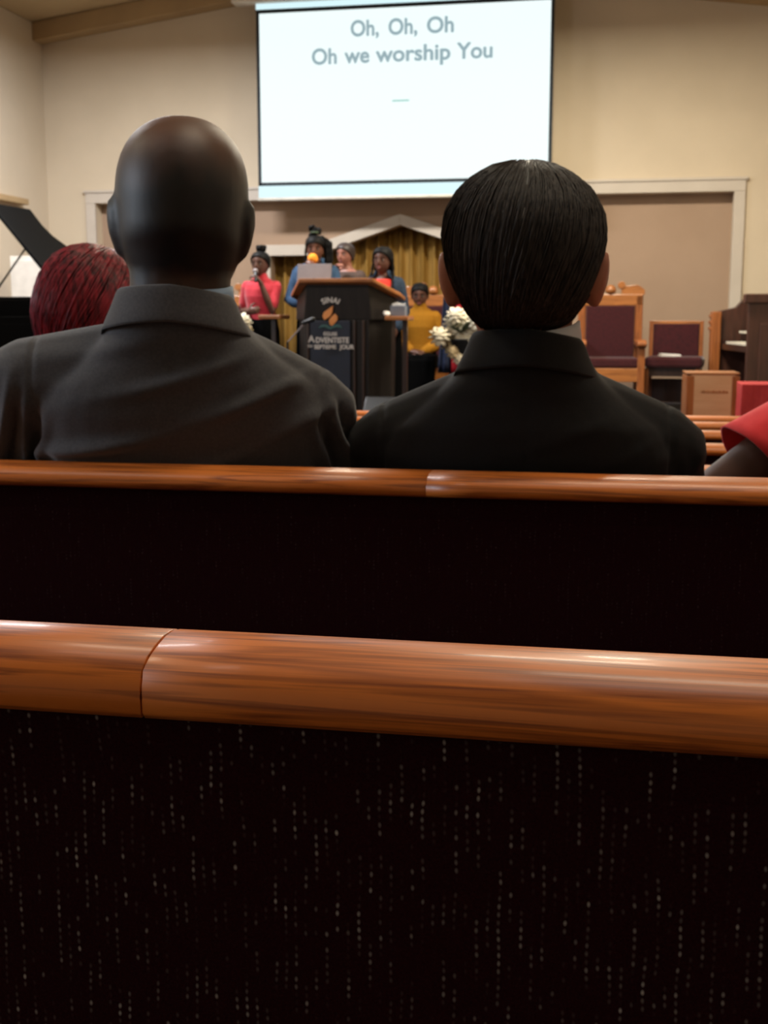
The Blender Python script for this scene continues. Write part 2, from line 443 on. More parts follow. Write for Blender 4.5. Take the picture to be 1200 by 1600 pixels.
# front wall with its shallow alcove and the peaked baptistry opening
a0 = PY(150, 320, WY).x; a1 = PY(1147, 300, WY).x; az = PY(640, 309, WY).z
AD = 0.16
o0 = PY(424, 400, WY + AD).x; o1 = PY(826, 400, WY + AD).x
oz = PY(440, 400, WY + AD).z; opk = PY(626, 352, WY + AD); osl = PY(494, 396, WY + AD).x; osr = 2 * opk.x - osl
mb = MB()
mb.prism([(XL, az), (XR, az), (XR, roof(XR)), (RIDGE_X, roof(RIDGE_X)), (XL, roof(XL))], WY, WY + 0.5, 'XZ')
mb.box(XL, a0, WY, WY + 0.5, SZ, az); mb.box(a1, XR, WY, WY + 0.5, SZ, az)
front = struct(mb, 'wall_front', WALL)
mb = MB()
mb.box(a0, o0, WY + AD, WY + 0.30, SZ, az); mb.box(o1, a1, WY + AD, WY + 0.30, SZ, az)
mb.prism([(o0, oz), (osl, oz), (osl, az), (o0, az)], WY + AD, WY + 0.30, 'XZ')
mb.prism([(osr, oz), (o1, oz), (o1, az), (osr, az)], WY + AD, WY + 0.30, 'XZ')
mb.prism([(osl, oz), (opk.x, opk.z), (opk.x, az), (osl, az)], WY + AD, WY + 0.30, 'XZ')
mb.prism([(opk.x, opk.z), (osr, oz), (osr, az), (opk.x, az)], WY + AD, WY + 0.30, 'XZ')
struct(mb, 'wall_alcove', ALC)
# alcove frame
T = 0.115
tr = empty('trim_1'); tr['kind'] = 'structure'
mb = MB(); mb.box(a0 - T, a1 + T, WY - 0.035, WY + 0.01, az, az + T); mb.box(a0 - T - 0.02, a1 + T + 0.02, WY - 0.05, WY, az + T, az + T + 0.03); mb.build('head_casing', TRIM, tr, bevel=0.006)
for sx in (a0 - T, a1):
    mb = MB(); mb.box(sx, sx + T, WY - 0.035, WY + 0.01, SZ, az); mb.build('side_casing', TRIM, tr, bevel=0.006)
# peaked casing round the opening
tr = empty('trim_2'); tr['kind'] = 'structure'
W2 = 0.12
def band(p, q, name):
    p = Vector(p); q = Vector(q)
    mb = MB(); mb.prism([(p.x, p.z), (q.x, q.z), (q.x, q.z + W2), (p.x, p.z + W2)], WY + AD - 0.05, WY + AD + 0.01, 'XZ'); mb.build(name, TRIM, tr, bevel=0.006)
band((o0 - 0.1, 0, oz), (osl, 0, oz), 'casing'); band((osl, 0, oz), (opk.x, 0, opk.z), 'casing')
band((opk.x, 0, opk.z), (osr, 0, oz), 'casing'); band((osr, 0, oz), (o1 + 0.1, 0, oz), 'casing')
for x in (o0 - 0.1, o1):
    mb = MB(); mb.box(x, x + 0.1, WY + AD - 0.05, WY + AD + 0.01, SZ, oz); mb.build('side_casing', TRIM, tr, bevel=0.006)
# space behind the curtain
mb = MB(); mb.box(XL, XR, WY + 1.5, WY + 1.6, SZ, roof(RIDGE_X)); struct(mb, 'wall_baptistry', WALL)

mb = MB(); mb.prism([(YB, -0.5), (WY + 0.5, -0.5), (WY + 0.5, EAVE), (YB, EAVE)], XL - 0.2, XL, 'YZ'); struct(mb, 'wall_left', WALL_L)
mb = MB(); mb.prism([(YB, -0.5), (WY + 0.5, -0.5), (WY + 0.5, EAVE + .2), (YB, EAVE + .2)], XR, XR + 0.2, 'YZ'); struct(mb, 'wall_right', WALL_L)
mb = MB(); mb.prism([(XL, -0.5), (XR, -0.5), (XR, roof(XR)), (RIDGE_X, roof(RIDGE_X)), (XL, roof(XL))], YB - 0.2, YB, 'XZ'); struct(mb, 'wall_back', WALL_L)
mb = MB(); mb.prism([(XL - .2, roof(XL) - .02), (RIDGE_X, roof(RIDGE_X)), (XR + .2, roof(XR) - .02), (XR + .2, roof(XR) + .2), (RIDGE_X, roof(RIDGE_X) + .22), (XL - .2, roof(XL) + .2)], YB - .2, WY + 1.6, 'XZ'); struct(mb, 'ceiling', CEIL)
# sloping beam under the ceiling against the front wall, and an eave beam on the left wall
mb = MB()
mb.prism([(XL, roof(XL) - .20), (RIDGE_X, roof(RIDGE_X) - .20), (RIDGE_X, roof(RIDGE_X)), (XL, roof(XL))], WY - 0.22, WY, 'XZ')
mb.prism([(RIDGE_X, roof(RIDGE_X) - .20), (XR, roof(XR) - .20), (XR, roof(XR)), (RIDGE_X, roof(RIDGE_X))], WY - 0.22, WY, 'XZ')
struct(mb, 'trim_3', BEAM, bevel=0.01)
# window in the left wall (daylight) out of frame
wn = empty('window_1', (XL, 0.8, 2.2)); wn['kind'] = 'structure'
mb = MB(); mb.box(0.0, 0.03, -1.3, 1.3, -0.85, 0.85); mb.build('pane', GLASSW, wn)
for (y0, y1, z0, z1) in ((-1.4, -1.3, -.95, .95), (1.3, 1.4, -.95, .95), (-1.3, 1.3, .85, .95), (-1.3, 1.3, -.95, -.85), (-.03, .03, -.85, .85)):
    mb = MB(); mb.box(0, 0.06, y0, y1, z0, z1); mb.build('window_frame', TRIM, wn, bevel=0.006)
# ledge on the left wall above the piano
q0 = PY(38, 322, WY - .4)
mb = MB(); mb.box(XL, XL + 0.12, 8.0, 12.7, q0.z - 0.02, q0.z + 0.045); struct(mb, 'trim_4', BEAM, bevel=0.008)

# ceiling fixtures over every lamp
for i, (x, y, z, p, c) in enumerate(LAMPS):
    zc = roof(x) - 0.0
    where = ['over the stage by the piano side', 'over the stage by the organ side', 'over the far left pews', 'over the far right pews', 'over the near left pews', 'over the near right pews', 'small ridge fixture behind the camera row', 'small side fixture behind the camera row'][i]
    t = empty('ceiling_light', (x, y, z + 0.02), 0, 'flat rectangular ceiling light ' + where, 'light', 'ceiling lights')
    mb = MB(); mb.box(-.6, .6, -.3, .3, 0.02, 0.08); mb.build('housing', WHITEP, t, bevel=0.01)
    mb = MB(); mb.box(-.55, .55, -.25, .25, 0.002, 0.02); mb.build('diffuser', LAMPW, t)
    for sx in (-.45, .45):
        mb = MB(); mb.tube([(sx, 0, .08), (sx, 0, roof(x + sx) - z - 0.02)], 0.008, 6, rnd=False); mb.build('hanger_rod', WHITEP, t)

# ================================================================== GRAND THINGS: PEWS
def rail_profile():
    """(y, z) outline of the rounded cap rail; y runs away from the camera"""
    pts = []
    ctrl = [(-0.006, 0.0), (-0.0115, 0.004), (-0.013, 0.011), (-0.0115, 0.019), (-0.007, 0.0265), (0.000, 0.0325), (0.010, 0.0362), (0.024, 0.0378), (0.038, 0.0375), (0.047, 0.0358), (0.052, 0.032), (0.0535, 0.025), (0.0525, 0.012), (0.050, 0.0)]
    return ctrl
PEW_X0, PEW_X1 = -4.6, 1.25
def make_pew(k, label, joint):
    Y = 0.596 + 0.84 * k
    zf = floor_z(Y + 0.3) if k > 1 else 0.0
    dz = {0: 0.0, 1: 0.0}.get(k, zf * 1.0)
    t = empty('pew', (0, Y, zf), 0, label, 'pew', 'oak pews in rows')
    zr = 0.829 + dz - zf + (0.0 if k != 1 else 0.0)
    segs = [(PEW_X0, joint[0]), (joint[0], PEW_X1)] if joint else [(PEW_X0, PEW_X1)]
    for i, (xa, xb) in enumerate(segs):
        mb = MB(); rr = []
        n = 24
        for q in range(n + 1):
            x = xa + (xb - xa) * q / n
            ring = []
            for (y, z) in rail_profile():
                xs = x
                if joint:   # slanted splice
                    sl = joint[1] * (y - 0.02) + (0.0015 * math.sin(y * 260) if k == 0 else 0)
                    if (i == 0 and q == n): xs = x + sl - 0.0004
                    if (i == 1 and q == 0): xs = x + sl + 0.0004
                ring.append((xs, y, zr + z * (1.0 if k == 0 else .74)))
            rr.append(ring)
        mb.rings(rr); mb.build('top_rail', RAIL, t, bevel=0.0006 if k == 0 else 0, seg=1, smooth=True)
    mb = MB(); mb.prism([(0.004, 0.10), (0.004, 0.80), (-0.001, zr + 0.004), (0.038, zr + 0.004), (0.042, 0.45), (0.06, 0.10)], PEW_X0 + .03, PEW_X1 - .03, 'YZ')
    mb.build('back_panel', FABRIC if k == 0 else FABRIC_DIM, t, bevel=0.004)
    mb = MB(); mb.box(PEW_X0 + .03, PEW_X1 - .03, 0.05, 0.49, 0.34, 0.37); mb.build('seat', RAIL, t, bevel=0.008)
    mb = MB(); mb.prism([(0.05, 0.37), (0.48, 0.37), (0.495, 0.40), (0.48, 0.43), (0.05, 0.415)], PEW_X0 + .03, PEW_X1 - .03, 'YZ'); mb.build('seat_cushion', MAROON, t, bevel=0.01)
    for x in (PEW_X0 - .01, PEW_X1 - .03):
        mb = MB(); mb.prism([(-0.02, 0), (0.50, 0), (0.52, 0.10), (0.47, 0.40), (0.46, 0.58), (0.34, 0.62), (0.14, 0.66), (0.065, 0.76), (0.062, zr + 0.05), (-0.02, zr + 0.05), (-0.025, 0.3)], x, x + .04, 'YZ')
        mb.build('pew_end', OAKV, t, bevel=0.008)
    return t
jx = PY(258, 1030, 0.62).x
make_pew(0, 'nearest pew, speckled dark upholstered back and wide oak rail in the foreground', (jx, 0.0))
jx = PY(671, 752, 1.45).x
make_pew(1, 'pew directly behind the two suited men, dark back and oak rail', (jx, 0.02))
for k in range(2, 7):
    make_pew(k, ['oak pew just in front of the two suited men', 'second oak pew in front of the two suited men', 'third oak pew in front of the two suited men', 'fourth oak pew in front of the two suited men', 'frontmost oak pew, closest to the stage'][k - 2], None)

# ================================================================== PROJECTION SCREEN
SCY = 13.05
s0 = PY(402, 150, SCY); s1 = PY(864, 150, SCY)
zt = PY(633, 9, SCY).z; zb = PY(633, 286, SCY).z; zlow = PY(633, 308, SCY).z
t = empty('projection_screen', ((s0.x + s1.x) / 2, SCY, zlow), 0, 'wide white projection screen with song words above the stage', 'screen')
hw = (s1.x - s0.x) / 2; H = zt - zlow; hb = zb - zlow
bw = 0.035
mb = MB(); mb.box(-hw, hw, 0.0, 0.008, 0.0, H + 0.25); mb.build('screen_cloth', WHITEP, t)
mb = MB(); mb.box(-hw + bw, hw - bw, -0.004, -0.001, hb + bw, H - 0.01); sf = mb.build('screen_image', SCREEN, t)
mb = MB(); mb.box(-hw, hw, -0.004, -0.001, 0.012, hb); mb.build('lower_strip', SCREENB, t)
mb = MB(); mb.box(-hw, hw, -0.004, -0.001, H + 0.03, H + 0.2); mb.build('upper_strip', SCREENB, t)
for (x0, x1, z0, z1) in ((-hw, -hw + bw, hb, H), (hw - bw, hw, hb, H), (-hw, hw, hb, hb + bw), (-hw, hw, H - 0.01, H + 0.03)):
    mb = MB(); mb.box(x0, x1, -0.006, -0.0005, z0, z1); mb.build('border', BORDER, t)
mb = MB(); mb.box(-hw - 0.25, hw + 0.12, -0.09, 0.09, H + 0.09, H + 0.34); mb.build('case', CASE, t, bevel=0.02)
mb = MB(); mb.tube([(-hw - .01, 0, 0.005), (hw + .01, 0, 0.005)], 0.018, 10, rnd=False); mb.build('bottom_bar', CASE, t, smooth=True)
for sx in (-hw - .1, hw + .02):
    mb = MB(); mb.box(sx - .03, sx + .03, 0.05, WY - SCY - .01, H + .2, H + .3); mb.build('bracket', CASE, t)
def scr(px, py):
    p = PY(px, py, SCY - 0.01); return (p.x - t.location.x, -0.008, p.z - t.location.z)
def word(body, x0, x1, zbase):
    o = text(body, .222, SCREENT, t, (0, 0, 0), 'word', fat=.0055)
    xs_ = [v.co.x for v in o.data.vertices]; w_ = max(xs_) - min(xs_)
    a_, b_ = scr(x0, 60)[0], scr(x1, 60)[0]; k_ = (b_ - a_) / w_
    o.scale = (k_, 1, 1); o.location = (a_ - min(xs_) * k_, -0.009, zbase)
z1, z2 = scr(628, 53)[2], scr(628, 95)[2]
for b_, x0, x1 in (('Oh,', 548, 592), ('Oh,', 607, 652), ('Oh', 667, 709)): word(b_, x0, x1, z1)
for b_, x0, x1 in (('Oh', 487, 526), ('we', 538, 577), ('worship', 587, 704), ('You', 714, 770)): word(b_, x0, x1, z2)
p = scr(626, 157)
mb = MB(); mb.box(p[0] - .09, p[0] + .09, -0.008, -0.006, p[2] - .008, p[2] + .008); mb.build('dash_mark', SCREENG, t)

# baptistry curtain
mb = MB(); nx = 520; cw = o1 - o0 + 0.4
prof = []
for i in range(nx + 1):
    x = o0 - 0.2 + cw * i / nx
    prof.append((x, 0.045 * math.sin(x * 46 + 1.1 * math.sin(x * 5.1)) + 0.012 * math.sin(x * 97 + 1)))
zs = [SZ + 0.02, 1.0, 1.8, 2.5, opk.z + 0.25]
rr = []
for zi, z in enumerate(zs):
    k = 1.0 - 0.3 * zi / 4
    rr.append([(x, y * k, z) for x, y in prof] )
for off in (0.0,):
    mb.rings(rr, cap=False, closed=False)
cu = mb.build('curtain', CURT, None, smooth=True)
cu.location = (0, WY + 0.42, 0)
so = cu.modifiers.new('s', 'SOLIDIFY'); so.thickness = 0.006
tag(cu, 'golden brown pleated curtain in the peaked opening behind the stage', 'curtain')
mb = MB(); mb.tube([(o0 - .3, WY + .50, opk.z + .26), (o1 + .3, WY + .50, opk.z + .26)], 0.02, 8, rnd=False)
tag(mb.build('curtain_rod', BRASS), 'brass rod carrying the golden curtain, hidden above the opening', 'rod')

# ================================================================== PULPIT
pc = PY(527, 560, 9.95)
t = empty('pulpit', (pc.x, 9.95, SZ), 0, 'dark brown pulpit with oak desk top and church emblem', 'pulpit')
def pz(py, Y): return PY(527, py, Y).z - SZ
ft, bt = pz(437, 9.95), pz(437, 9.95) - 0.115
fw, bw2, dp = 0.29, 0.455, 0.52
# slab: front edge high, sides run back and down
def slab(off, th, e):
    top = [(-fw - e, -0.02 - e, ft), (fw + e, -0.02 - e, ft), (bw2 + e, dp * 0.62, bt), (bw2 + e, dp + e, bt - 0.03), (-bw2 - e, dp + e, bt - 0.03), (-bw2 - e, dp * 0.62, bt)]
    return [(x, y, z + off) for x, y, z in top], [(x, y, z + off - th) for x, y, z in top]
a, b = slab(0.012, 0.035, 0.025)
mb = MB(); mb.hexa(b, a); mb.build('desk_top', OAK, t, bevel=0.008)
def outline(k, z): return [(-fw * k, 0.02 + .05 * (1 - k), z), (fw * k, 0.02 + .05 * (1 - k), z), (bw2 * 0.96 * k, dp * .6, z), (bw2 * .96 * k, dp * .95, z), (-bw2 * .96 * k, dp * .95, z), (-bw2 * .96 * k, dp * .6, z)]
a, b = slab(-0.02, 0.01, -0.03)
mb = MB(); mb.hexa(outline(1.0, pz(500, 9.95)), b); mb.build('upper_body', PULPW, t, bevel=0.006)
mb = MB(); mb.hexa(outline(0.9, 0.09), outline(0.93, pz(500, 9.95))); mb.build('lower_body', PULPW, t, bevel=0.006)
mb = MB(); mb.hexa(outline(1.05, 0.0), outline(1.03, 0.09)); mb.build('plinth', PULPW, t, bevel=0.01)
mb = MB(); mb.box(-0.235, 0.11, 0.005, 0.03, 0.12, pz(501, 9.95)); mb.build('front_panel', NAVY, t, bevel=0.006)
for x in (-0.26, 0.135, 0.21):
    mb = MB(); mb.box(x, x + .02, 0.0, 0.03, 0.12, pz(501, 9.95)); mb.build('moulding', DWOOD, t, bevel=0.005)
def pl(px, py, y=-0.001):
    p = PY(px, py, 9.95 + y); return (p.x - t.location.x, y, p.z - SZ)
mb = MB()
u0 = pl(516, 468)
text('SINAI', 0.062, LETTER, t, (u0[0], 0.012, u0[2] - 0.005), fat=0.0016, space=1.05, follow=0.16, ext=0.003)
# flame of leaning leaf strokes
def poly(name, pts, m, y0=-0.004, y1=0.016):
    mb = MB(); q = [pl(*p) for p in pts]; mb.prism([(a[0], a[2]) for a in q], y0, y1, 'XZ'); return mb.build(name, m, t, bevel=0.002)
poly('emblem_flame', [(504, 494), (506, 488), (517, 480), (520, 478), (519, 488), (516, 494), (508, 500), (506, 499)], FLAME)
poly('emblem_flame', [(514, 500), (517, 496), (523, 490), (527, 494), (527, 500), (524, 504), (519, 509), (515, 507)], FLAME)
poly('emblem_book', [(497, 513), (503, 507), (511, 507), (516, 511), (522, 507), (530, 507), (535, 513), (525, 511), (516, 515), (507, 511)], TEAL)
def line(py, px, s, size, **k):
    q = pl(px, py); text(s, size, LETTER, t, (q[0], 0.002, q[2]), ext=0.002, **k)
line(522, 516, 'EGLISE', 0.040, fat=0.001)
line(532, 519, 'DVENTISTE', 0.063, fat=0.0018, sx=0.90)
q = pl(486, 531); text('A', 0.080, LETTER, t, (q[0] + .003, 0.002, q[2] + .004), fat=0.0016)
q = pl(518, 542.5); text('SEPTIEME', 0.046, LETTER, t, (q[0] - .055, 0.002, q[2]), fat=0.0016)
q = pl(540, 542.5); text('JOUR', 0.05, LETTER, t, (q[0] + .01, 0.002, q[2]), fat=0.0016)
q = pl(483, 541); text('DU', 0.028, LETTER, t, (q[0] + .008, 0.002, q[2]), fat=0.0008)
pulpit = t

# laptop on the desk (lid towards the congregation)
lp0 = PY(493, 434, 10.22)
t = empty('laptop', (lp0.x, 10.16, SZ + ft - 0.02), 0, 'open silver laptop standing on the pulpit desk', 'laptop')
lw = abs(PY(519, 420, 10.22).x - PY(466, 420, 10.22).x) / 2; lh = 0.165
Mx = Matrix.Rotation(R(-14), 4, 'X')
mb = MB(); mb.box(-lw, lw, -0.004, 0.004, 0.0, lh, Mx); ld = mb.build('lid', SILVER, t, bevel=0.004)
mb = MB(); mb.ell((0, -0.006, 0.028), 0.012, 0.003, 0.015, 10, 6, Mx); mb.build('lid_mark', DARKM, ld, smooth=True)
mb = MB(); mb.box(-lw, lw, 0.0, 0.21, -0.055, -0.04, Matrix.Rotation(R(-11), 4, 'X')); mb.build('base', SILVER, t, bevel=0.004)
mb = MB(); mb.box(-lw * .9, lw * .9, 0.03, 0.11, -0.042, -0.037, Matrix.Rotation(R(-11), 4, 'X')); mb.build('keyboard', DARKM, t)

# two side shelves on slim posts
def shelf(px0, px1, py, Y, label, postx):
    a = PY(px0, py, Y); b = PY(px1, py, Y)
    t = empty('side_stand', ((a.x + b.x) / 2, Y, SZ), 0, label, 'stand')
    w = (b.x - a.x) / 2; h = a.z - SZ
    mb = MB(); mb.box(-w, w, -.15, .15, h - .035, h); mb.build('shelf_top', OAK, t, bevel=0.008)
    px = PY(postx, py, Y).x - t.location.x
    mb = MB(); mb.box(px - .02, px + .02, -.02, .02, 0.04, h - .035); mb.build('post', DWOOD, t, bevel=0.004)
    mb = MB(); mb.box(px - .1, px + .1, -.13, .13, 0, 0.04); mb.build('foot', DWOOD, t, bevel=0.01)
    return t, h
shelf(411, 446, 492, 10.1, 'small oak-topped side stand left of the pulpit', 428)
_, h2 = shelf(606, 642, 494, 10.1, 'small oak-topped side stand right of the pulpit', 633)
c = PY(623, 492, 10.1)
t = empty('tissue_box', (c.x, 10.1, SZ + h2), 0, 'grey-blue tissue box on the right side stand', 'box')
mb = MB(); mb.box(-.062, .062, -.06, .06, 0, .085); mb.build('carton', TISSUE, t, bevel=0.004)
mb = MB(); mb.prism([(-.05, .085), (.05, .085), (.06, .105), (.02, .100), (-.01, .112), (-.055, .10)], -.02, .02, 'XZ'); mb.build('tissue', PAPER, t, bevel=0.003)
c = PY(605, 492, 10.02)
t = empty('paper_cup', (c.x, 10.02, SZ + h2), 0, 'small crumpled white paper at the edge of the right side stand', 'paper')
mb = MB()
for i in range(4): mb.ell((random.uniform(-.015, .015), random.uniform(-.015, .015), .014 + .004 * i), .025, .022, .013, 8, 5, Matrix.Rotation(i * .8, 4, 'X'))
mb.build('crumple', PAPER, t)
t.name = 'crumpled_paper'

# microphone on a boom stand before the pulpit's left side
c = PY(449, 520, 9.7)
t = empty('microphone_stand', (c.x, 9.7, SZ), 0, 'thin black microphone boom stand beside the left pulpit face', 'stand')
mb = MB(); mb.lathe([(.02, .03), (.12, .015), (.13, 0)], n=16); mb.build('round_base', DARKM, t)
top = PY(449, 535, 9.7).z - SZ
mb = MB(); mb.tube([(0, 0, .02), (0, 0, top)], .01, 8); mb.build('pole', DARKM, t)
e = PY(478, 503, 9.7); mb = MB(); mb.tube([(0, 0, top), (e.x - c.x, 0, e.z - SZ)], .006, 6); mb.build('boom', SILVER, t)
mb = MB(); mb.tube([(e.x - c.x - .03, 0, e.z - SZ - .01), (e.x - c.x + .06, 0, e.z - SZ + .02)], [.014, .022], 10); mb.build('microphone_head', DARKM, t, smooth=True)
# low floor monitor right of the pulpit
c = PY(608, 622, 9.75)
t = empty('floor_monitor', (c.x, 9.75, SZ), 0, 'low grey wedge floor monitor at the right foot of the pulpit', 'speaker')
mb = MB(); mb.prism([(-.16, 0), (.16, 0), (.16, .10), (.02, .27), (-.16, .10)], -.2, .2, 'YZ'); mb.build('wedge_case', DARKM, t, bevel=0.01)
mb = MB(); mb.prism([(-.165, .02), (-.155, .02), (-.155, .10), (-.165, .10)], -.18, .18, 'YZ'); mb.build('grille', SILVER, t)

# ================================================================== CHAIRS
def throne(loc, rz, label, w=0.285, H=1.24):
    t = empty('throne_chair', loc, rz, label, 'chair', 'carved oak pulpit chairs')
    # local: faces -Y
    for sx in (-1, 1):
        mb = MB(); mb.prism([(sx * w - .035, 0), (sx * w + .035, 0), (sx * w + .035, H - .11), (sx * w - .035, H - .11)], .22, .29, 'XZ'); mb.build('back_post', OAKV, t, bevel=.008)
        mb = MB(); mb.box(sx * w - .035, sx * w + .035, -.30, -.23, 0, .62); mb.build('front_leg', OAKV, t, bevel=.008)
        mb = MB(); mb.prism([(-.33, .62), (.25, .64), (.25, .69), (-.10, .675), (-.28, .695), (-.36, .67), (-.36, .64)], sx * w - .045, sx * w + .045, 'YZ'); mb.build('armrest', OAKV, t, bevel=.01)
        mb = MB(); mb.box(sx * w - .02, sx * w + .02, -.23, .22, .30, .42); mb.build('side_rail', OAK, t, bevel=.006)
    mb = MB(); mb.box(-w + .03, w - .03, .235, .275, .50, H - .21); mb.build('back_board', OAKV, t)
    mb = MB(); mb.box(-w + .045, w - .045, .20, .24, .50, H - .215); mb.build('back_cushion', MAROON, t, bevel=.012)
    mb = MB(); mb.box(-w + .02, w - .02, -.28, .22, .42, .52); mb.build('seat_cushion', MAROON, t, bevel=.025)
    mb = MB(); mb.box(-w, w, -.295, -.265, .29, .42); mb.build('apron', OAK, t, bevel=.006)
    mb = MB(); mb.box(-w, w, .235, .275, .29, .50); mb.build('lower_rail', OAK, t, bevel=.006)
    # crest: rail, two swan-neck scrolls, centre finial
    mb = MB(); mb.box(-w - .035, w + .035, .22, .285, H - .215, H - .10); mb.build('crest_rail', OAK, t, bevel=.008)
    for sx in (-1, 1):
        outer = []; inner = []
        for i in range(13):
            u = i / 12; x = w + .05 - u * (w - .055)
            zt_ = H - .07 + .085 * (u ** 1.3) + .028 * math.sin(u * math.pi * 1.7)
            outer.append((sx * x, zt_ + .012)); inner.append((sx * x, H - .105))
        mb = MB(); mb.prism(outer + inner[::-1], .225, .28, 'XZ'); mb.build('scroll', OAK, t, bevel=.004)
        mb = MB(); mb.tube([(sx * .105, .215, H - .012), (sx * .105, .290, H - .012)], .038, 14, rnd=False); mb.build('scroll_knob', OAK, t, bevel=.004)
    mb = MB(); mb.lathe([(.02, H - .10), (.05, H - .085), (.055, H - .06), (.045, H - .03), (.02, H - .01)], (0, .25, 0), 14); mb.build('finial', OAK, t, smooth=True)
    return t
TY = 12.35
c = PY(953, 560, TY); throne((c.x, TY, SZ), R(3), 'carved oak throne chair with maroon cushions right of the black-suited man')
c = PY(668, 560, TY); throne((c.x, TY, SZ), R(-4), 'carved oak throne chair behind the seated mustard-sweater person')
c = PY(352, 560, TY); throne((c.x, TY, SZ), R(6), 'carved oak throne chair behind the coral-shirt singer, mostly hidden')

c = PY(1053, 560, 12.45)
t = empty('side_chair', (c.x, 12.45, SZ), R(-6), 'low maroon side chair with thin oak frame beside the throne chair', 'chair')
ws = .245; hs_ = PY(1051, 501, 12.6).z - SZ
for sx in (-1, 1):
    mb = MB(); mb.box(sx * ws - .02, sx * ws + .02, .20, .24, 0, hs_); mb.build('back_post', OAKV, t, bevel=.005)
    mb = MB(); mb.box(sx * ws - .02, sx * ws + .02, -.22, -.18, 0, .42); mb.build('front_leg', OAKV, t, bevel=.005)
    mb = MB(); mb.box(sx * ws - .012, sx * ws + .012, -.18, .2, .36, .42); mb.build('side_rail', DWOOD, t)
mb = MB(); mb.box(-ws, ws, .20, .24, hs_ - .035, hs_); mb.build('top_rail', OAK, t, bevel=.005)
mb = MB(); mb.box(-ws + .018, ws - .018, .19, .235, .46, hs_ - .03); mb.build('back_cushion', MAROON, t, bevel=.01)
mb = MB(); mb.box(-ws - .02, ws + .045, -.25, .20, .42, .53); mb.build('seat_cushion', MAROON, t, bevel=.03)
mb = MB(); mb.box(-ws, ws, -.215, -.195, .34, .42); mb.build('apron', DWOOD, t)
mb = MB(); mb.box(-ws + .02, ws - .02, .205, .225, .06, .30); mb.build('lower_panel', ORGANW, t, bevel=.005)
c2 = PY(1047, 540, 12.4)
b = empty('hymn_booklet', (c2.x, 12.42, SZ + .53), R(8), 'white booklet lying on the low maroon side chair', 'booklet')
mb = MB(); mb.box(-.10, .10, -.07, .07, 0, .012); mb.build('cover', PAPER, b, bevel=.002)
mb = MB(); mb.box(-.095, .095, -.068, .066, .012, .024, Matrix.Rotation(R(3), 4, 'Y')); mb.build('pages', PAPER, b)

# ================================================================== ORGAN CONSOLE (faces left)
c = PY(1166, 560, 10.9)
t = empty('organ_console', (c.x, 10.9, SZ), R(6), 'dark walnut organ console at the right edge of the stage', 'organ')
oh = PY(1166, 459, 10.9).z - SZ
mb = MB(); mb.prism([(0, 0), (1.0, 0), (1.0, oh), (.0, oh)], 0, .05, 'XZ'); mb.build('side_panel', ORGANW, t, bevel=.008)
for (x0, x1, z0, z1) in ((.1, .9, .12, oh - .25),):
    mb = MB(); mb.box(x0, x1, -.012, .0, z0, z1); mb.build('raised_panel', ORGANW, t, bevel=.008)
mb = MB(); mb.box(-.04, 1.04, -.03, .06, oh - .08, oh); mb.build('cornice', ORGANW, t, bevel=.01)
mb = MB(); mb.prism([(0.0, 0), (1.0, 0), (1.0, oh - .02), (.25, oh - .02), (.18, oh - .1), (0.0, oh - .14)], 1.5, 1.55, 'XZ'); mb.build('side_panel', ORGANW, t, bevel=.008)
for z in (oh - .20, oh - .26, oh - .32):
    mb = MB(); mb.box(-.06, .02, 1.46, 1.58, z, z + .03); mb.build('cheek_moulding', OAKV, t, bevel=.006)
mb = MB(); mb.box(-.05, .04, 1.44, 1.56, 0, oh - .14); mb.build('corner_post', OAKV, t, bevel=.008)
mb = MB(); mb.box(.35, 1.0, .05, 1.5, .05, oh - .02); mb.build('case_body', DWOOD, t, bevel=.008)
mb = MB(); mb.box(.05, .36, .05, 1.5, .60, .66); mb.build('key_bed', DWOOD, t, bevel=.006)
mb = MB(); mb.box(.08, .24, .18, 1.37, .66, .68); mb.build('lower_manual', IVORY, t)
mb = MB(); mb.box(.20, .34, .18, 1.37, .76, .78); mb.build('upper_manual', IVORY, t)
mb = MB(); mb.box(.24, .36, .05, 1.5, .69, .76); mb.build('manual_rail', DWOOD, t)
mb = MB(); mb.box(.30, .36, .05, 1.5, oh - .24, oh - .02); mb.build('music_rack', ORGANW, t, bevel=.006)
for i in range(8):
    mb = MB(); mb.box(-.12, .3, .35 + i * .1, .38 + i * .1, .09, .12); mb.build('pedal', OAK, t)

# ================================================================== OAK PEDESTAL + RED DRAPED STAND
c = PY(1112, 640, 7.9); zt2 = PY(1112, 582, 7.9).z
t = empty('oak_pedestal', (c.x, 7.9, FZ), R(2), 'pale oak pedestal with a faint inscription before the stage', 'pedestal')
hh = zt2 - FZ; wv = abs(PY(1154, 610, 7.9).x - PY(1070, 610, 7.9).x) / 2
for sx in (-1, 1):
    mb = MB(); mb.box(sx * wv - (.05 if sx > 0 else 0), sx * wv + (0 if sx > 0 else .05), -.012, .3, 0, hh - .02); mb.build('corner_stile', OAKV, t, bevel=.006)
mb = MB(); mb.box(-wv + .03, wv - .03, -.010, .29, .10, hh - .01); mb.build('front_panel', mat('pale_oak', (196, 154, 116), .5, (188, 144, 104), 4, (1, 1, 6)), t)
mb = MB(); mb.box(-wv, wv, -.014, .30, hh - .014, hh); mb.build('top_board', OAK, t, bevel=.006)
mb = MB(); mb.box(-wv - .01, wv + .01, -.03, .31, 0, .10); mb.build('plinth', OAK, t, bevel=.008)
zi = PY(1120, 612, 7.9).z - FZ
xs = -0.07
for i in range(13):
    w_ = random.choice((.006, .009, .012))
    mb = MB(); mb.box(xs, xs + w_, -.0125, -.009, zi - .008, zi + random.choice((.004, .007))); mb.build('inscription_mark', OAKV, t); xs += w_ + .005
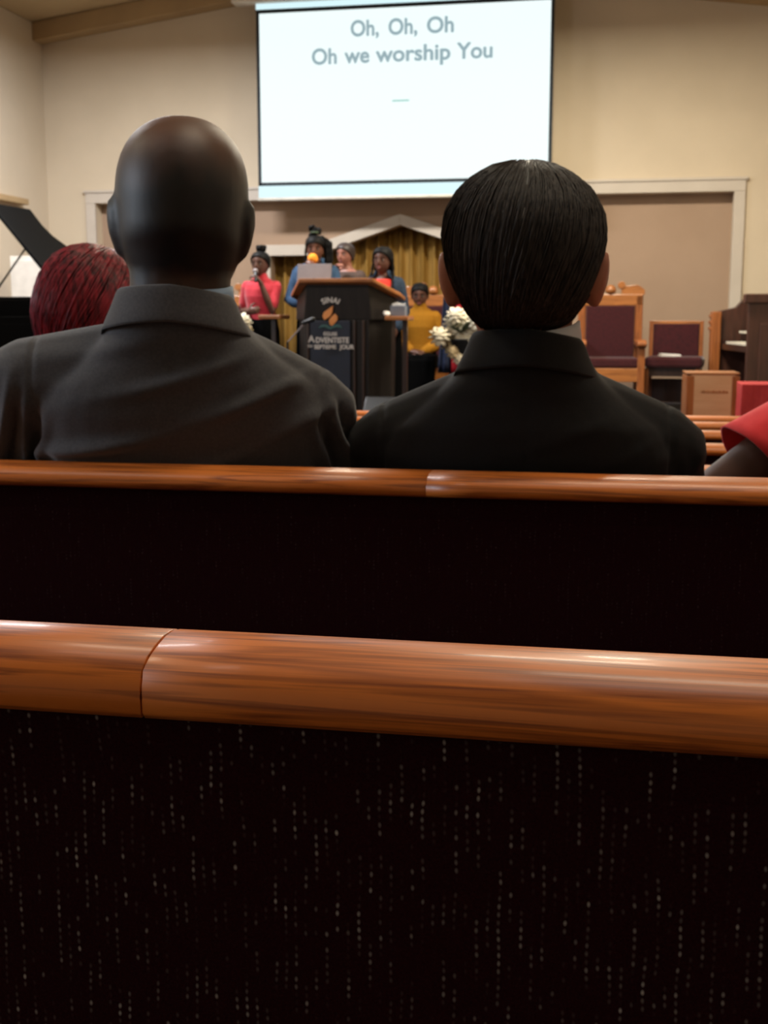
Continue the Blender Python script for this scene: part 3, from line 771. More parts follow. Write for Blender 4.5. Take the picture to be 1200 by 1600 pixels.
c = PY(1180, 620, 7.4); zt3 = PY(1180, 598, 7.4).z
t = empty('red_draped_stand', (c.x + .13, 7.5, FZ), 0, 'red cloth draped square stand beside the oak pedestal', 'stand')
mb = MB(); mb.box(-.20, .20, -.16, .16, 0, zt3 - FZ - .02); mb.build('stand_box', DWOOD, t)
mb = MB(); rr = []
for k, (z, g) in enumerate(((.12, 1.0), (.4, .7), (.8, .35), (zt3 - FZ - .005, 0.0))):
    ring = []
    for j in range(64):
        q = 2 * math.pi * j / 64; c_, s_ = math.cos(q), math.sin(q); m_ = max(abs(c_) / .215, abs(s_) / .175)
        w = 1 + g * .06 * math.sin(q * 12)
        ring.append((c_ / m_ * w, s_ / m_ * w, z))
    rr.append(ring)
mb.rings(rr); mb.build('drape', REDB, t, smooth=False, bevel=.006)

# ================================================================== GRAND PIANO
A = PY(99, 467, 9.5)
t = empty('grand_piano', (A.x, 9.5, SZ), 0, 'black grand piano with propped open lid at the left of the stage', 'piano')
zh = A.z - SZ
# body outline in plan, hinge (spine) along x = 0, treble side towards -x
plan = [(0, 0), (-1.45, 0), (-1.47, .35), (-1.42, .75), (-1.22, 1.05), (-.95, 1.25), (-.72, 1.45), (-.45, 1.6), (-.15, 1.62), (0, 1.55)]
mb = MB(); mb.prism(plan, zh - .42, zh, 'XY'); mb.build('case', PIANO, t, bevel=.01)
mb = MB(); mb.box(-1.44, -.02, -.24, 0.0, zh - .42, zh - .20); mb.build('key_bed', PIANO, t, bevel=.008)
mb = MB(); mb.box(-1.36, -.10, -.21, -.06, zh - .20, zh - .18); mb.build('keyboard', IVORY, t)
mb = MB(); mb.box(-1.42, -.04, -.225, -.005, zh - .164, zh - .145); mb.build('fallboard', PIANO, t, bevel=.006)
mb = MB(); mb.box(-1.42, -.04, -.235, -.222, zh - .21, zh - .145); mb.build('key_slip', PIANO, t, bevel=.004)
for i in range(36):
    if i % 7 in (2, 6): continue
    mb = MB(); mb.box(-1.34 + i * .0345, -1.328 + i * .0345, -.15, -.06, zh - .18, zh - .168); mb.build('black_key', PIANO, t)
for (x, y) in ((-.12, .05), (-1.33, .05), (-.45, 1.45)):
    mb = MB(); mb.lathe([(.045, .05), (.05, .2), (.075, zh - .33)], (x, y, 0), 12); mb.build('leg', PIANO, t, smooth=True)
    mb = MB(); mb.ell((x, y, .03), .03, .03, .03, 10, 6); mb.build('caster', BRASS, t, smooth=True)
mb = MB(); mb.box(-.80, -.66, .1, .14, .08, zh - .33); mb.build('pedal_lyre', PIANO, t, bevel=.006)
mb = MB(); mb.box(-1.1, -.35, .06, .28, zh + .001, zh + .02); mb.build('music_desk', PIANO, t, bevel=.006)
# lid (u along the hinge, w up the slope)
al = R(50)
def lidpt(u, w, n=0.0): return (-w * math.cos(al) - n * math.sin(al), u, zh + .012 + w * math.sin(al) - n * math.cos(al) + .0)
lid = [(0, 0), (0, .99), (.72, 1.0), (.70, .82), (.74, .70), (.88, .58), (1.08, .46), (1.3, .30), (1.5, .12), (1.55, 0)]
mb = MB(); mb.hexa([lidpt(u, w, .0) for u, w in lid], [lidpt(u, w, -.025) for u, w in lid]); mb.build('lid', PIANO, t, bevel=.005)
mb = MB(); mb.tube([(-1.0, .62, zh), lidpt(.66, .80)], .009, 8); mb.build('prop_stick', PIANO, t)
for y in (.2, .9, 1.4):
    mb = MB(); mb.tube([(0.012, y - .04, zh + .004), (0.012, y + .04, zh + .004)], .009, 8); mb.build('hinge', BRASS, t)
# white cabinet by the wall behind the piano
c0 = PY(15, 400, 11.7); c1 = PY(66, 400, 11.7)
t = empty('white_cabinet', ((c0.x + c1.x) / 2, 11.7, SZ), 0, 'plain white cabinet against the left wall behind the piano', 'cabinet')
w = (c1.x - c0.x) / 2; h = c0.z - SZ
mb = MB(); mb.box(-w, w, 0, .4, 0.08, h); mb.build('carcass', WHITEP, t, bevel=.006)
mb = MB(); mb.box(-w + .01, w - .01, -.018, 0, .10, h - .04); d = mb.build('door', WHITEP, t, bevel=.004)
mb = MB(); mb.ell((w - .05, -.03, h * .5), .012, .014, .012, 10, 6); mb.build('knob', BRASS, d, smooth=True)
mb = MB(); mb.box(-w + .02, w - .02, .03, .4, 0, .08); mb.build('plinth', WHITEP, t)

# ================================================================== FLOWERS
def bloom(mb, c, r, layers=3):
    c = Vector(c)
    for L_ in range(layers):
        n = 6 + L_ * 2; rr_ = r * (0.35 + 0.3 * L_)
        for i in range(n):
            q = 2 * math.pi * i / n + L_ * .4; el = R(70 - 38 * L_) + random.uniform(-.15, .15)
            d = Vector((math.cos(q) * math.cos(el), math.sin(q) * math.cos(el), math.sin(el)))
            d = Matrix.Rotation(R(60), 3, 'X') @ d
            z = d.cross(Vector((0, 0, 1))); z = z.normalized() if z.length > .1 else Vector((1, 0, 0)); n_ = z.cross(d)
            M = Matrix((z, d, n_)).transposed().to_4x4()
            mb.ell(c + d * rr_ * .7, r * .5, rr_ * .7, r * .16, 7, 5, M)
    mb.ell(c, r * .72, r * .72, r * .72, 10, 7)
def bouquet(px, py, Y, spots, label, vz):
    c = PY(px, py, Y)
    t = empty('flower_arrangement', (c.x, Y, SZ), 0, label, 'flowers', 'white flower arrangements on the stage')
    mb = MB(); mb.lathe([(.13, 0), (.14, .02), (.05, .06), (.035, vz * .55), (.05, vz * .7), (.11, vz - .02), (.12, vz), (.09, vz)], n=18); mb.build('pedestal_vase', DARKM, t, smooth=True)
    for i, (bx, by, r, cream) in enumerate(spots):
        p = PY(bx, by, Y + random.uniform(-.1, .05)); p = Vector((p.x - c.x, p.y - Y, p.z - SZ))
        mb = MB(); bloom(mb, p, r); mb.build('bloom', PETALC if cream else PETAL, t, smooth=True)
        mb = MB(); mb.tube([(0, 0, vz - .03), ((p.x) * .4, p.y * .4, (vz + p.z) / 2), tuple(p - Vector((0, 0, r * .3)))], .004, 5); mb.build('stem', LEAF, t)
    for i in range(10):
        q = 2 * math.pi * i / 10; mb = MB()
        d = Vector((math.cos(q), math.sin(q) * .8, random.uniform(.2, 1.2))).normalized(); z = d.cross(Vector((0, 0, 1))).normalized(); M = Matrix((z, d, z.cross(d))).transposed().to_4x4()
        mb.ell(Vector((0, 0, vz + .05)) + d * .12, .03, .11, .004, 8, 6, M); mb.build('leaf', LEAF, t, smooth=True)
    return t
sp = [(687, 524, .085, 0), (712, 492, .075, 0), (706, 504, .07, 0), (716, 514, .08, 0), (724, 500, .08, 0), (702, 533, .08, 1), (716, 536, .08, 1), (728, 530, .09, 0), (738, 515, .09, 0), (735, 545, .09, 1), (708, 548, .06, 1), (716, 558, .055, 0), (750, 530, .09, 0), (745, 500, .08, 0), (760, 545, .09, 1)]
bouquet(722, 560, 10.9, sp, 'white and cream flower arrangement left of the black-suited man\'s neck', .72)
sp = [(378, 500, .06, 0), (384, 506, .05, 0), (372, 508, .06, 0), (365, 498, .06, 0), (376, 516, .06, 0), (358, 508, .07, 0), (386, 517, .045, 1), (350, 500, .06, 0), (362, 518, .06, 1)]
bouquet(366, 530, 10.3, sp, 'white flower arrangement peeking over the grey-suited man\'s right shoulder', .62)

# flag draped on a pole behind the flowers
c = PY(704, 500, 11.5)
t = empty('draped_flag', (c.x, 11.5, SZ), 0, 'navy and red cloth flag hanging on a pole behind the flowers', 'flag')
hz = PY(704, 440, 11.5).z - SZ
mb = MB(); mb.lathe([(.15, 0), (.15, .03), (.03, .06), (.02, .1)], n=16); mb.build('base', BRASS, t, smooth=True)
mb = MB(); mb.tube([(0, 0, .05), (0, 0, hz + .5)], .013, 8); mb.build('pole', OAKV, t)
mb = MB(); mb.lathe([(.005, hz + .50), (.03, hz + .53), (.02, hz + .57), (.003, hz + .64)], n=12); mb.build('finial', BRASS, t, smooth=True)
def drape(name, m, x_top, x_bot, half_t, half_b, zt_, zb_, yo):
    mb = MB(); rr = []
    for i in range(9):
        u = i / 8; z = zt_ + (zb_ - zt_) * u; h = half_t + (half_b - half_t) * u; x = x_top + (x_bot - x_top) * u
        rr.append([(x + h * math.cos(q) * (1 + .12 * math.sin(5 * q)), yo + .05 * (1 + u) * math.sin(q) * (1 + .3 * math.sin(7 * q)), z) for q in [2 * math.pi * j / 28 for j in range(28)]])
    mb.rings(rr); return mb.build(name, m, t, smooth=True)
drape('navy_field', NAVYC, -.02, -.03, .035, .085, hz + .02, PY(690, 582, 11.5).z - SZ, -.02)
drape('red_field', FLAGR, .06, .12, .03, .12, hz + .06, .35, -.04)

# ================================================================== PEOPLE
def dome(z):
    if z > .30: return max(0.0, 1 - ((z - .30) / .70) ** 2.3) ** (1 / 2.3)
    if z > -.05: return 1.0 - .035 * (.30 - z) / .35
    return .965 * math.sqrt(max(0.0, 1 - ((z + .05) / .95) ** 2))
def head(mb, c, s=1.0, yaw=0.0, pitch=0.0, roll=0.0, ear=1.0, wide=1.0, tall=1.0, out=1.0):
    """sculpted head facing +Y around ear-level centre c"""
    c = Vector(c); n, m = 44, 30
    Rm = (Matrix.Rotation(yaw, 3, 'Z') @ Matrix.Rotation(pitch, 3, 'X') @ Matrix.Rotation(roll, 3, 'Y'))
    def g(d, t, w): return math.exp(-((d[0] - t[0]) ** 2 + (d[1] - t[1]) ** 2 + (d[2] - t[2]) ** 2) / (w * w))
    rr = []
    for i in range(m + 1):
        th = math.pi * (0.015 + .97 * i / m); ring = []
        for j in range(n):
            q = 2 * math.pi * j / n
            x, y, z = math.sin(th) * math.cos(q), math.sin(th) * math.sin(q), -math.cos(th)
            k_ = dome(z) / max(.02, math.sin(th))
            px, py_, pz_ = .077 * x * k_ * wide, .097 * y * k_, .120 * z * (tall if z > 0 else 1.0)
            if z < 0:
                k = -z
                px *= 1 - (.55 if y < 0.2 else .30) * min(k * k * 1.5, k)
                if y < 0: py_ *= 1 - .45 * k
                else: py_ *= 1 - .10 * k
            if y < 0 and z > -.2: py_ *= 1.06
            d = (x, y, z)
            py_ += .020 * g(d, (0, .98, -.16), .15) + .010 * g(d, (0, .99, .02), .13)
            py_ += .006 * g(d, (0, .95, .28), .30) - .010 * (g(d, (.36, .92, .06), .17) + g(d, (-.36, .92, .06), .17))
            py_ += .008 * g(d, (0, .88, -.46), .20) + .010 * g(d, (0, .66, -.76), .22) - .004 * g(d, (0, .93, -.33), .08)
            ring.append(c + Rm @ (Vector((px, py_, pz_)) * s))
        rr.append(ring)
    mb.rings(rr)
    for sx in (-1, 1):
        Me = Rm.to_4x4() @ Matrix.Rotation(sx * R(-14 * out), 4, 'Z') @ Matrix.Rotation(sx * R(6), 4, 'Y')
        mb.ell(c + Rm @ (Vector((sx * (.0735 * wide * out), -.012, .000)) * s), .009 * s * ear, .022 * s * ear, .034 * s * ear, 12, 8, Me)
        mb.ell(c + Rm @ (Vector((sx * (.0785 * wide * out), -.019, .006)) * s), .006 * s * ear, .015 * s * ear, .026 * s * ear, 10, 8, Me)
    return Rm

def face_bits(parent, c, s, Rm, lip=LIP_D):
    c = Vector(c)
    for sx in (-1, 1):
        mb = MB(); mb.ell(c + Rm @ (Vector((sx * .031, .080, .008)) * s), .013 * s, .008 * s, .007 * s, 10, 6, Rm.to_4x4()); e = mb.build('eye', EYEW, parent, smooth=True)
        mb = MB(); mb.ell(c + Rm @ (Vector((sx * .031, .0865, .008)) * s), .006 * s, .003 * s, .006 * s, 8, 6, Rm.to_4x4()); mb.build('iris', HAIR_B, e, smooth=True)
        mb = MB(); mb.tube([c + Rm @ (Vector((sx * .012, .094, .026)) * s), c + Rm @ (Vector((sx * .032, .092, .031)) * s), c + Rm @ (Vector((sx * .050, .078, .026)) * s)], .0032 * s, 6); mb.build('eyebrow', HAIR_B, parent, smooth=True)
    mb = MB(); mb.ell(c + Rm @ (Vector((0, .0935, -.050)) * s), .022 * s, .008 * s, .005 * s, 10, 6, Rm.to_4x4()); mb.ell(c + Rm @ (Vector((0, .0925, -.060)) * s), .019 * s, .008 * s, .006 * s, 10, 6, Rm.to_4x4()); mb.build('lips', lip, parent, smooth=True)

def hand(mb, wrist, fwd, palm, side, s=1.0, curl=0.5):
    w = Vector(wrist); f = Vector(fwd).normalized(); n = Vector(palm); n = (n - f * n.dot(f)).normalized()
    lat = f.cross(n) * side
    mb.tube([w - f * .01 * s, w + f * .045 * s, w + f * .085 * s], [.017 * s, .020 * s, .016 * s], 10, 2.0, up=n)
    for i, L_ in enumerate((.066, .076, .070, .055)):
        p = w + f * (.088 - .004 * abs(i - 1)) * s + lat * (.030 - .020 * i) * s
        pts = [p]; a = 0
        for k, fr in enumerate((.45, .32, .23)):
            a += curl * (.8, 1.1, .8)[k]
            p = p + (f * math.cos(a) + n * math.sin(a)) * L_ * fr * s; pts.append(p)
        mb.tube(pts, [.0090 * s, .0085 * s, .0078 * s, .0066 * s], 8)
    p = w + f * .02 * s + lat * .026 * s; pts = [p]
    for k, (fr, dv) in enumerate(((.040, f * .6 + lat * .8 + n * .2), (.032, f * .8 + lat * .35 + n * .45 * (1 + curl)), (.026, f * .8 + lat * .05 + n * .6 * (1 + curl)))):
        p = p + dv.normalized() * fr * s; pts.append(p)
    mb.tube(pts, [.013 * s, .0115 * s, .010 * s, .008 * s], 8)

TORSO = [(.80, .135, .095, 0), (.90, .160, .112, 0), (.98, .148, .105, 0), (1.06, .130, .096, .005), (1.15, .138, .100, .008), (1.23, .152, .108, .008), (1.30, .162, .102, .0), (1.345, .158, .090, -.005), (1.375, .125, .075, -.008), (1.40, .080, .062, -.008), (1.425, .056, .056, -.004), (1.50, .052, .056, .006)]
def shell(rows, off, gap, n=30, th=.006, p=2.4):
    """open-front garment shell (front is +Y)"""
    mb = MB(); rr = []
    for row in rows:
        z, w, d, yo = row[:4]; ring = []
        for j in range(n):
            q = math.pi / 2 + gap + (2 * math.pi - 2 * gap) * j / (n - 1); c, si = math.cos(q), math.sin(q)
            ring.append(((w + off) * math.copysign(abs(c) ** (2 / p), c), yo + (d + off) * math.copysign(abs(si) ** (2 / p), si), z))
        rr.append(ring)
    mb.rings(rr, cap=False, closed=False); return mb

def person(label, loc, rz, skin, S=1.0, hs=1.08, sit=False, arms=None, head_rot=(0, 0, 0), top=CORAL, sleeve=0.6, top_z=(.95, 1.385), bottom=BLACKC, skirt=True, jacket=None, jgap=26, hands=None, curl=.6, group=None, wide=1.0, voxel=.007, collar=False):
    """arms: {+1/-1: (elbow, wrist)} in unscaled standing coordinates, +1 = person's right (+X)"""
    t = empty('person', loc, rz, label, 'person', group)
    dz = -.42 if sit else 0.0
    def V(p): return Vector((p[0] * S, p[1] * S, (p[2] + dz) * S))
    tor = [(r_[0] + dz, r_[1], r_[2], r_[3]) for r_ in TORSO]
    torS = [tuple(v * S for v in r_) for r_ in tor]
    body = MB(); body.loft(torS, 24)
    hc = V((0, .012, 1.53)) + Vector((0, 0, .10 * (hs - 1) * S))
    Rm = head(body, hc, S * hs, *head_rot)
    body.tube([V((0, -.004, 1.38)), hc - Vector((0, .01, .03))], [.056 * S, .056 * S], 14)
    arms = arms or {}
    A = {}
    for sd in (1, -1):
        sh = V((sd * .150, -.005, 1.325))
        el, wr = arms.get(sd, ((sd * .21, -.01, 1.05), (sd * .20, .10, .84)))
        el, wr = V(el), V(wr); A[sd] = (sh, el, wr)
        body.tube([sh, (sh + el) / 2, el, (el * .55 + wr * .45), wr], [.050 * S, .043 * S, .037 * S, .036 * S, .025 * S], 12)
        hd = (hands or {}).get(sd, (wr - el, (-sd, .2, 0)))
        hand(body, wr, hd[0], hd[1], sd if len(hd) < 3 else hd[2], S * 1.0, curl)
    LG = {}
    for sd in (1, -1):
        hip = V((sd * .085, 0, .90))
        if sit: kn = Vector((sd * .10 * S, .40 * S, .48 * S)); an = Vector((sd * .10 * S, .38 * S, .09 * S))
        else: kn = Vector((sd * .09 * S, .015 * S, .48 * S)); an = Vector((sd * .09 * S, -.01 * S, .09 * S))
        LG[sd] = (hip, kn, an)
        body.tube([hip, (hip + kn) / 2, kn, (kn * .6 + an * .4), an], [.080 * S, .070 * S, .054 * S, .052 * S, .036 * S], 12)
        body.tube([an + Vector((0, -.02, -.045 * S)), an + Vector((0, .14 * S, -.055 * S))], [.034 * S, .028 * S], 10)
    b = body.remesh('body', skin, t, voxel=voxel * S, smooth=3)
    face_bits(t, hc, S * hs, Rm)
    # garments
    g = MB()
    rows = [r_ for r_ in TORSO if top_z[0] <= r_[0] <= top_z[1]]
    rows = [((r_[0] + dz) * S, (r_[1] + .013) * S, (r_[2] + .013) * S, r_[3] * S) for r_ in rows]
    if collar: rows.append(((1.425 + dz) * S, .066 * S, .066 * S, 0)); rows.append(((1.46 + dz) * S, .062 * S, .064 * S, .004 * S))
    g.loft(rows, 24)
    def sleeve_tube(g, sd, frac, off):
        sh, el, wr = A[sd]
        if frac <= 1: g.tube([sh, sh.lerp(el, frac * .5), sh.lerp(el, frac)], [(.052 + off) * S, (.046 + off) * S, (.045 + off) * S], 14)
        else: g.tube([sh, (sh + el) / 2, el, el.lerp(wr, (frac - 1) * .5), el.lerp(wr, frac - 1)], [(.052 + off) * S, (.046 + off) * S, (.041 + off) * S, (.040 + off) * S, (.032 + off) * S], 14)
    if not jacket:
        for sd in (1, -1): sleeve_tube(g, sd, sleeve, .013)
    g.remesh('top', top, t, voxel=.008 * S, smooth=3)
    if jacket:
        jr = [((r_[0] + dz) * S, r_[1] * S, r_[2] * S, r_[3] * S) for r_ in TORSO if .93 <= r_[0] <= 1.41]
        o = shell(jr, .028 * S, R(jgap)).build('jacket_body', jacket, t, smooth=True)
        so = o.modifiers.new('s', 'SOLIDIFY'); so.thickness = .01 * S; so.offset = 1
        for sd in (1, -1):
            g = MB(); sleeve_tube(g, sd, 1.85, .020); g.build('jacket_sleeve', jacket, t, smooth=True)
        cr = [((1.385 + dz) * S, .100 * S, .085 * S, -.01 * S), ((1.425 + dz) * S, .075 * S, .075 * S, -.006 * S), ((1.455 + dz) * S, .072 * S, .072 * S, 0)]
        o = shell(cr, .006 * S, R(40)).build('jacket_collar', jacket, t, smooth=True)
        so = o.modifiers.new('s', 'SOLIDIFY'); so.thickness = .008 * S; so.offset = 1
    if bottom:
        g = MB()
        if sit:
            g.loft([((.78 + dz) * S, .15 * S, .11 * S, 0), ((.90 + dz) * S, .178 * S, .125 * S, 0), ((1.00 + dz) * S, .162 * S, .118 * S, 0)], 24)
            for sd in (1, -1):
                hip, kn, an = LG[sd]; g.tube([hip, (hip + kn) / 2, kn], [.095 * S, .086 * S, .076 * S], 14)
                g.tube([kn, (kn + an) / 2, an], [.074 * S, .072 * S, .07 * S], 14)
            if skirt:
                g.box(-.19 * S, .19 * S, .05 * S, .45 * S, .42 * S, .545 * S); g.box(-.18 * S, .18 * S, .32 * S, .46 * S, .14 * S, .5 * S)
        elif skirt:
            g.loft([(.22 * S, .20 * S, .17 * S, 0), (.55 * S, .19 * S, .155 * S, 0), (.88 * S, .182 * S, .135 * S, 0), (1.01 * S, .158 * S, .118 * S, 0)], 28)
        else:
            g.loft([(.82 * S, .16 * S, .115 * S, 0), (.90 * S, .176 * S, .126 * S, 0), (1.01 * S, .158 * S, .118 * S, 0)], 24)
            for sd in (1, -1):
                hip, kn, an = LG[sd]; g.tube([hip, kn, an], [.095 * S, .075 * S, .06 * S], 14)
        g.remesh('skirt' if skirt else 'trousers', bottom, t, voxel=.010 * S, smooth=4)
    for sd in (1, -1):
        an = LG[sd][2]
        mb = MB(); mb.tube([an + Vector((0, -.03, -.05 * S)), an + Vector((0, .06 * S, -.05 * S)), an + Vector((0, .155 * S, -.06 * S))], [.040 * S, .040 * S, .033 * S], 12)
        mb.build('shoe', SHOE, t, smooth=True)
    return t, hc, Rm, S * hs, A

def cap(parent, hc, s, Rm, m, grow=.012, front=.55, low=-.35, name='hair', n=36):
    """close hair cap: sphere shell kept clear of the face"""
    mb = MB(); rr = []
    for i in range(15):
        ring = []
        for j in range(n):
            q = 2 * math.pi * j / n
            fr = max(0.0, math.sin(q))
            zlim = low + (front - low) * (fr ** .6)
            zz = 1 - (1 - zlim) * i / 14
            rad = dome(zz) + .015
            x, y = rad * math.cos(q), rad * math.sin(q)
            b_ = 1 - (.30 * zz * zz if zz < 0 else 0)
            ring.append(Vector(hc) + Rm @ (Vector(((.077 + grow) * x * b_, (.097 + grow) * y * (1.05 if y < 0 else 1.0) * (1 - (.35 * -zz if zz < 0 and y < 0 else 0)), (.118 + grow) * zz)) * s))
        rr.append(ring)
    rr.append([Vector(hc) + Rm @ (Vector((0, -.01, 0)) * s)] * n)
    mb.rings(rr, cap=False); return mb.build(name, m, parent, smooth=True)

def braid(parent, pts, r, m=HAIR_B):
    pts = [Vector(p) for p in pts]; mb = MB(); P = []; Q = []
    for i in range(len(pts) - 1):
        for k in range(5):
            u = k / 5; P.append(pts[i].lerp(pts[i + 1], u)); Q.append(r * (1 + .22 * math.sin(len(P) * 2.1)))
    P.append(pts[-1]); Q.append(r * .6)
    mb.tube(P, Q, 7); return mb.build('braid', m, parent, smooth=True)

def handmic(loc_world, tip_world, label, head_mat, group=None, hr=.026):
    a = Vector(loc_world); b = Vector(tip_world)
    t = empty('microphone', a, 0, label, 'microphone', group)
    d = b - a; mb = MB(); mb.tube([(0, 0, 0), d * .75], [.013, .018], 12); mb.build('handle', DARKM, t, smooth=True)
    mb = MB(); mb.ell(d * .92, hr, hr, hr, 14, 9); mb.build('mic_head', head_mat, t, smooth=True)
    return t

def W(t, p): return Matrix.Translation(t.location) @ Matrix.Rotation(t.rotation_euler[2], 4, 'Z') @ Vector(p)

# --- coral-shirt singer, left
Yp = 10.75; c = PY(409, 500, Yp); S1 = (PY(409, 395, Yp).z - SZ) / 1.665
arms = {1: ((.205, -.03, 1.09), (.085, .17, 1.08)), -1: ((-.145, .10, 1.08), (-.050, .165, 1.36))}
t, hc, Rm, hs1, A = person('singer in a coral t-shirt and black skirt holding a microphone to her mouth', (c.x, Yp, SZ), R(180 - 2), SKIN_DEEP, S1, 1.10, arms=arms, head_rot=(R(-6), R(2), 0), top=CORAL, sleeve=.72, collar=True,
    hands={1: (Vector((-.9, .15, .1)), (0, -1, .1)), -1: (Vector((.35, .2, .5)), (.3, .2, -.1))}, curl=.9, group='singers on the stage')
cap(t, hc, hs1, Rm, HAIR_B, .010, .62, -.15)
mb = MB(); mb.ell(hc + Rm @ (Vector((0, -.015, .150)) * hs1), .048, .045, .036, 14, 9)
for i in range(9): mb.ell(hc + Rm @ (Vector((.03 * math.cos(i * .7), -.015 + .03 * math.sin(i * .7), .155 + .012 * (i % 2))) * hs1), .022, .022, .018, 8, 5)
mb.build('hair_bun', HAIR_B, t, smooth=True)
wr = A[-1][2]
handmic(W(t, wr + Vector((.025, .06, .015))), W(t, hc + Rm @ (Vector((-.012, .135, -.055)) * hs1)), 'dark microphone held by the coral-shirt singer', SILVER, 'hand-held microphones')

# --- denim-jacket singer at the laptop
Yp = 10.85; c = PY(494, 500, Yp); S1 = (PY(494, 367, Yp).z - SZ) / 1.665
arms = {1: ((.235, .02, 1.08), (.10, .22, 1.05)), -1: ((-.225, .06, 1.10), (-.03, .17, 1.33))}
t, hc, Rm, hs1, A = person('singer in a blue denim jacket behind the laptop with an orange-topped microphone', (c.x, Yp, SZ), R(180 + 3), SKIN_DARK, S1, 1.02, arms=arms, head_rot=(R(4), R(-4), 0), top=TAUPE, jacket=DENIM,
    hands={-1: (Vector((.15, .25, .6)), (.3, .1, -.1))}, curl=.9, group='singers on the stage')
cap(t, hc, hs1, Rm, HAIR_B, .012, .50, -.2)
for i in range(7):
    q = i * .9; mb = MB()
    pts = [hc + Rm @ (Vector((.045 * math.cos(q + k * .6), -.01 + .045 * math.sin(q + k * .6), .125 + .012 * k + .006 * i)) * hs1) for k in range(5)]
    braid(t, pts, .014)
mb = MB(); mb.tube([hc + Rm @ (Vector((-.03, .045, .150)) * hs1), hc + Rm @ (Vector((.03, .045, .152)) * hs1)], .008, 8); mb.build('hair_tie', LEAF, t, smooth=True)
for i in range(9):
    x0 = -.055 - .007 * i; braid(t, [hc + Rm @ (Vector((-.03 - .004 * i, -.04, .11)) * hs1), hc + Rm @ (Vector((x0 - .03, -.02 + .006 * (i % 3), .06)) * hs1), hc + Rm @ (Vector((x0 - .04, .00 + .008 * (i % 3), -.05)) * hs1), hc + Rm @ (Vector((x0 - .035, .03 + .01 * (i % 3), -.16)) * hs1), hc + Rm @ (Vector((x0 - .03, .05, -.24 - .02 * (i % 4))) * hs1)], .012)
for sx in (.078, .083): braid(t, [hc + Rm @ (Vector((sx * .7, .03, .09)) * hs1), hc + Rm @ (Vector((sx, .04, .0)) * hs1), hc + Rm @ (Vector((sx + .005, .05, -.11)) * hs1)], .008)
wr = A[-1][2]
handmic(W(t, wr + Vector((.02, .07, -.01))), W(t, hc + Rm @ (Vector((.004, .15, -.065)) * hs1)), 'microphone with orange foam top held by the denim-jacket singer', FOAM, 'hand-held microphones', .047)

# --- partly hidden person behind the denim singer
Yp = 11.75; c = PY(541, 500, Yp); S1 = (PY(541, 378, Yp).z - SZ) / 1.665
arms = {1: ((.20, .05, 1.08), (.04, .18, 1.36)), -1: ((-.215, .02, 1.08), (-.12, .2, 1.0))}
t, hc, Rm, hs1, A = person('half-hidden person in brown standing behind the denim-jacket singer', (c.x, Yp, SZ), R(180 - 12), mat('warm_brown_skin', (150, 98, 82), .5, (134, 84, 70), 20), S1, 1.0, arms=arms, head_rot=(R(-8), 0, 0), top=mat('brown_blouse', (72, 54, 47), .85, (60, 45, 40), 20), sleeve=1.6,
    hands={1: (Vector((-.3, .1, .5)), (-.3, .1, 0))}, curl=.8, group='singers on the stage')
cap(t, hc, hs1, Rm, mat('brown_hair', (46, 31, 27), .5), .012, .55, -.35)

# --- braided singer in dark denim, right of the pulpit
Yp = 10.75; c = PY(599, 500, Yp); S1 = (PY(602, 389, Yp).z - SZ) / 1.665
arms = {1: ((.20, .02, 1.08), (.14, .16, .92)), -1: ((-.205, -.02, 1.06), (-.17, .12, .88))}
t, hc, Rm, hs1, A = person('singer with long dark braids in a red top and dark denim jacket', (c.x, Yp, SZ), R(180 - 6), SKIN_DEEP, S1, 1.12, arms=arms, head_rot=(R(-6), R(2), 0), top=RED, jacket=DENIM_D, jgap=42, group='singers on the stage')
cap(t, hc, hs1, Rm, HAIR_B, .012, .60, -.45)
for sx in (1, -1):
    for i in range(7):
        a_ = R(20 + i * 20)
        x0, y0 = math.cos(a_) * .094, -math.sin(a_) * .10 + .035
        braid(t, [hc + Rm @ (Vector((sx * x0 * .5, y0 * .6, .115)) * hs1), hc + Rm @ (Vector((sx * x0, y0, .03)) * hs1), hc + Rm @ (Vector((sx * (x0 + .012), y0, -.08)) * hs1), hc + Rm @ (Vector((sx * (x0 + .028), y0 + (.05 if i < 3 else -.03), -.18)) * hs1), hc + Rm @ (Vector((sx * (x0 + .03), y0 + (.085 if i < 3 else -.06), -.27 - .02 * (i % 3))) * hs1)], .012)

# --- seated person in mustard
Yp = 12.1; c = PY(656, 520, Yp); S1 = (PY(656, 441, Yp).z - SZ) / (1.665 - .42)
arms = {1: ((.21, .02, 1.08), (.06, .20, 1.00)), -1: ((-.225, .02, 1.07), (-.05, .19, .99))}
t, hc, Rm, hs1, A = person('person in a mustard sweater seated on the throne chair, hands in lap', (c.x, Yp, SZ), R(180 + 4), SKIN_DEEP, S1, 1.02, sit=True, arms=arms, head_rot=(0, R(-10), 0), top=MUSTARD, sleeve=1.9, collar=True, hands={1: (Vector((-.7, .3, -.1)), (0, -.3, -1)), -1: (Vector((.7, .3, -.1)), (0, -.3, -1))})
cap(t, hc, hs1, Rm, HAIR_B, .010, .60, -.25)

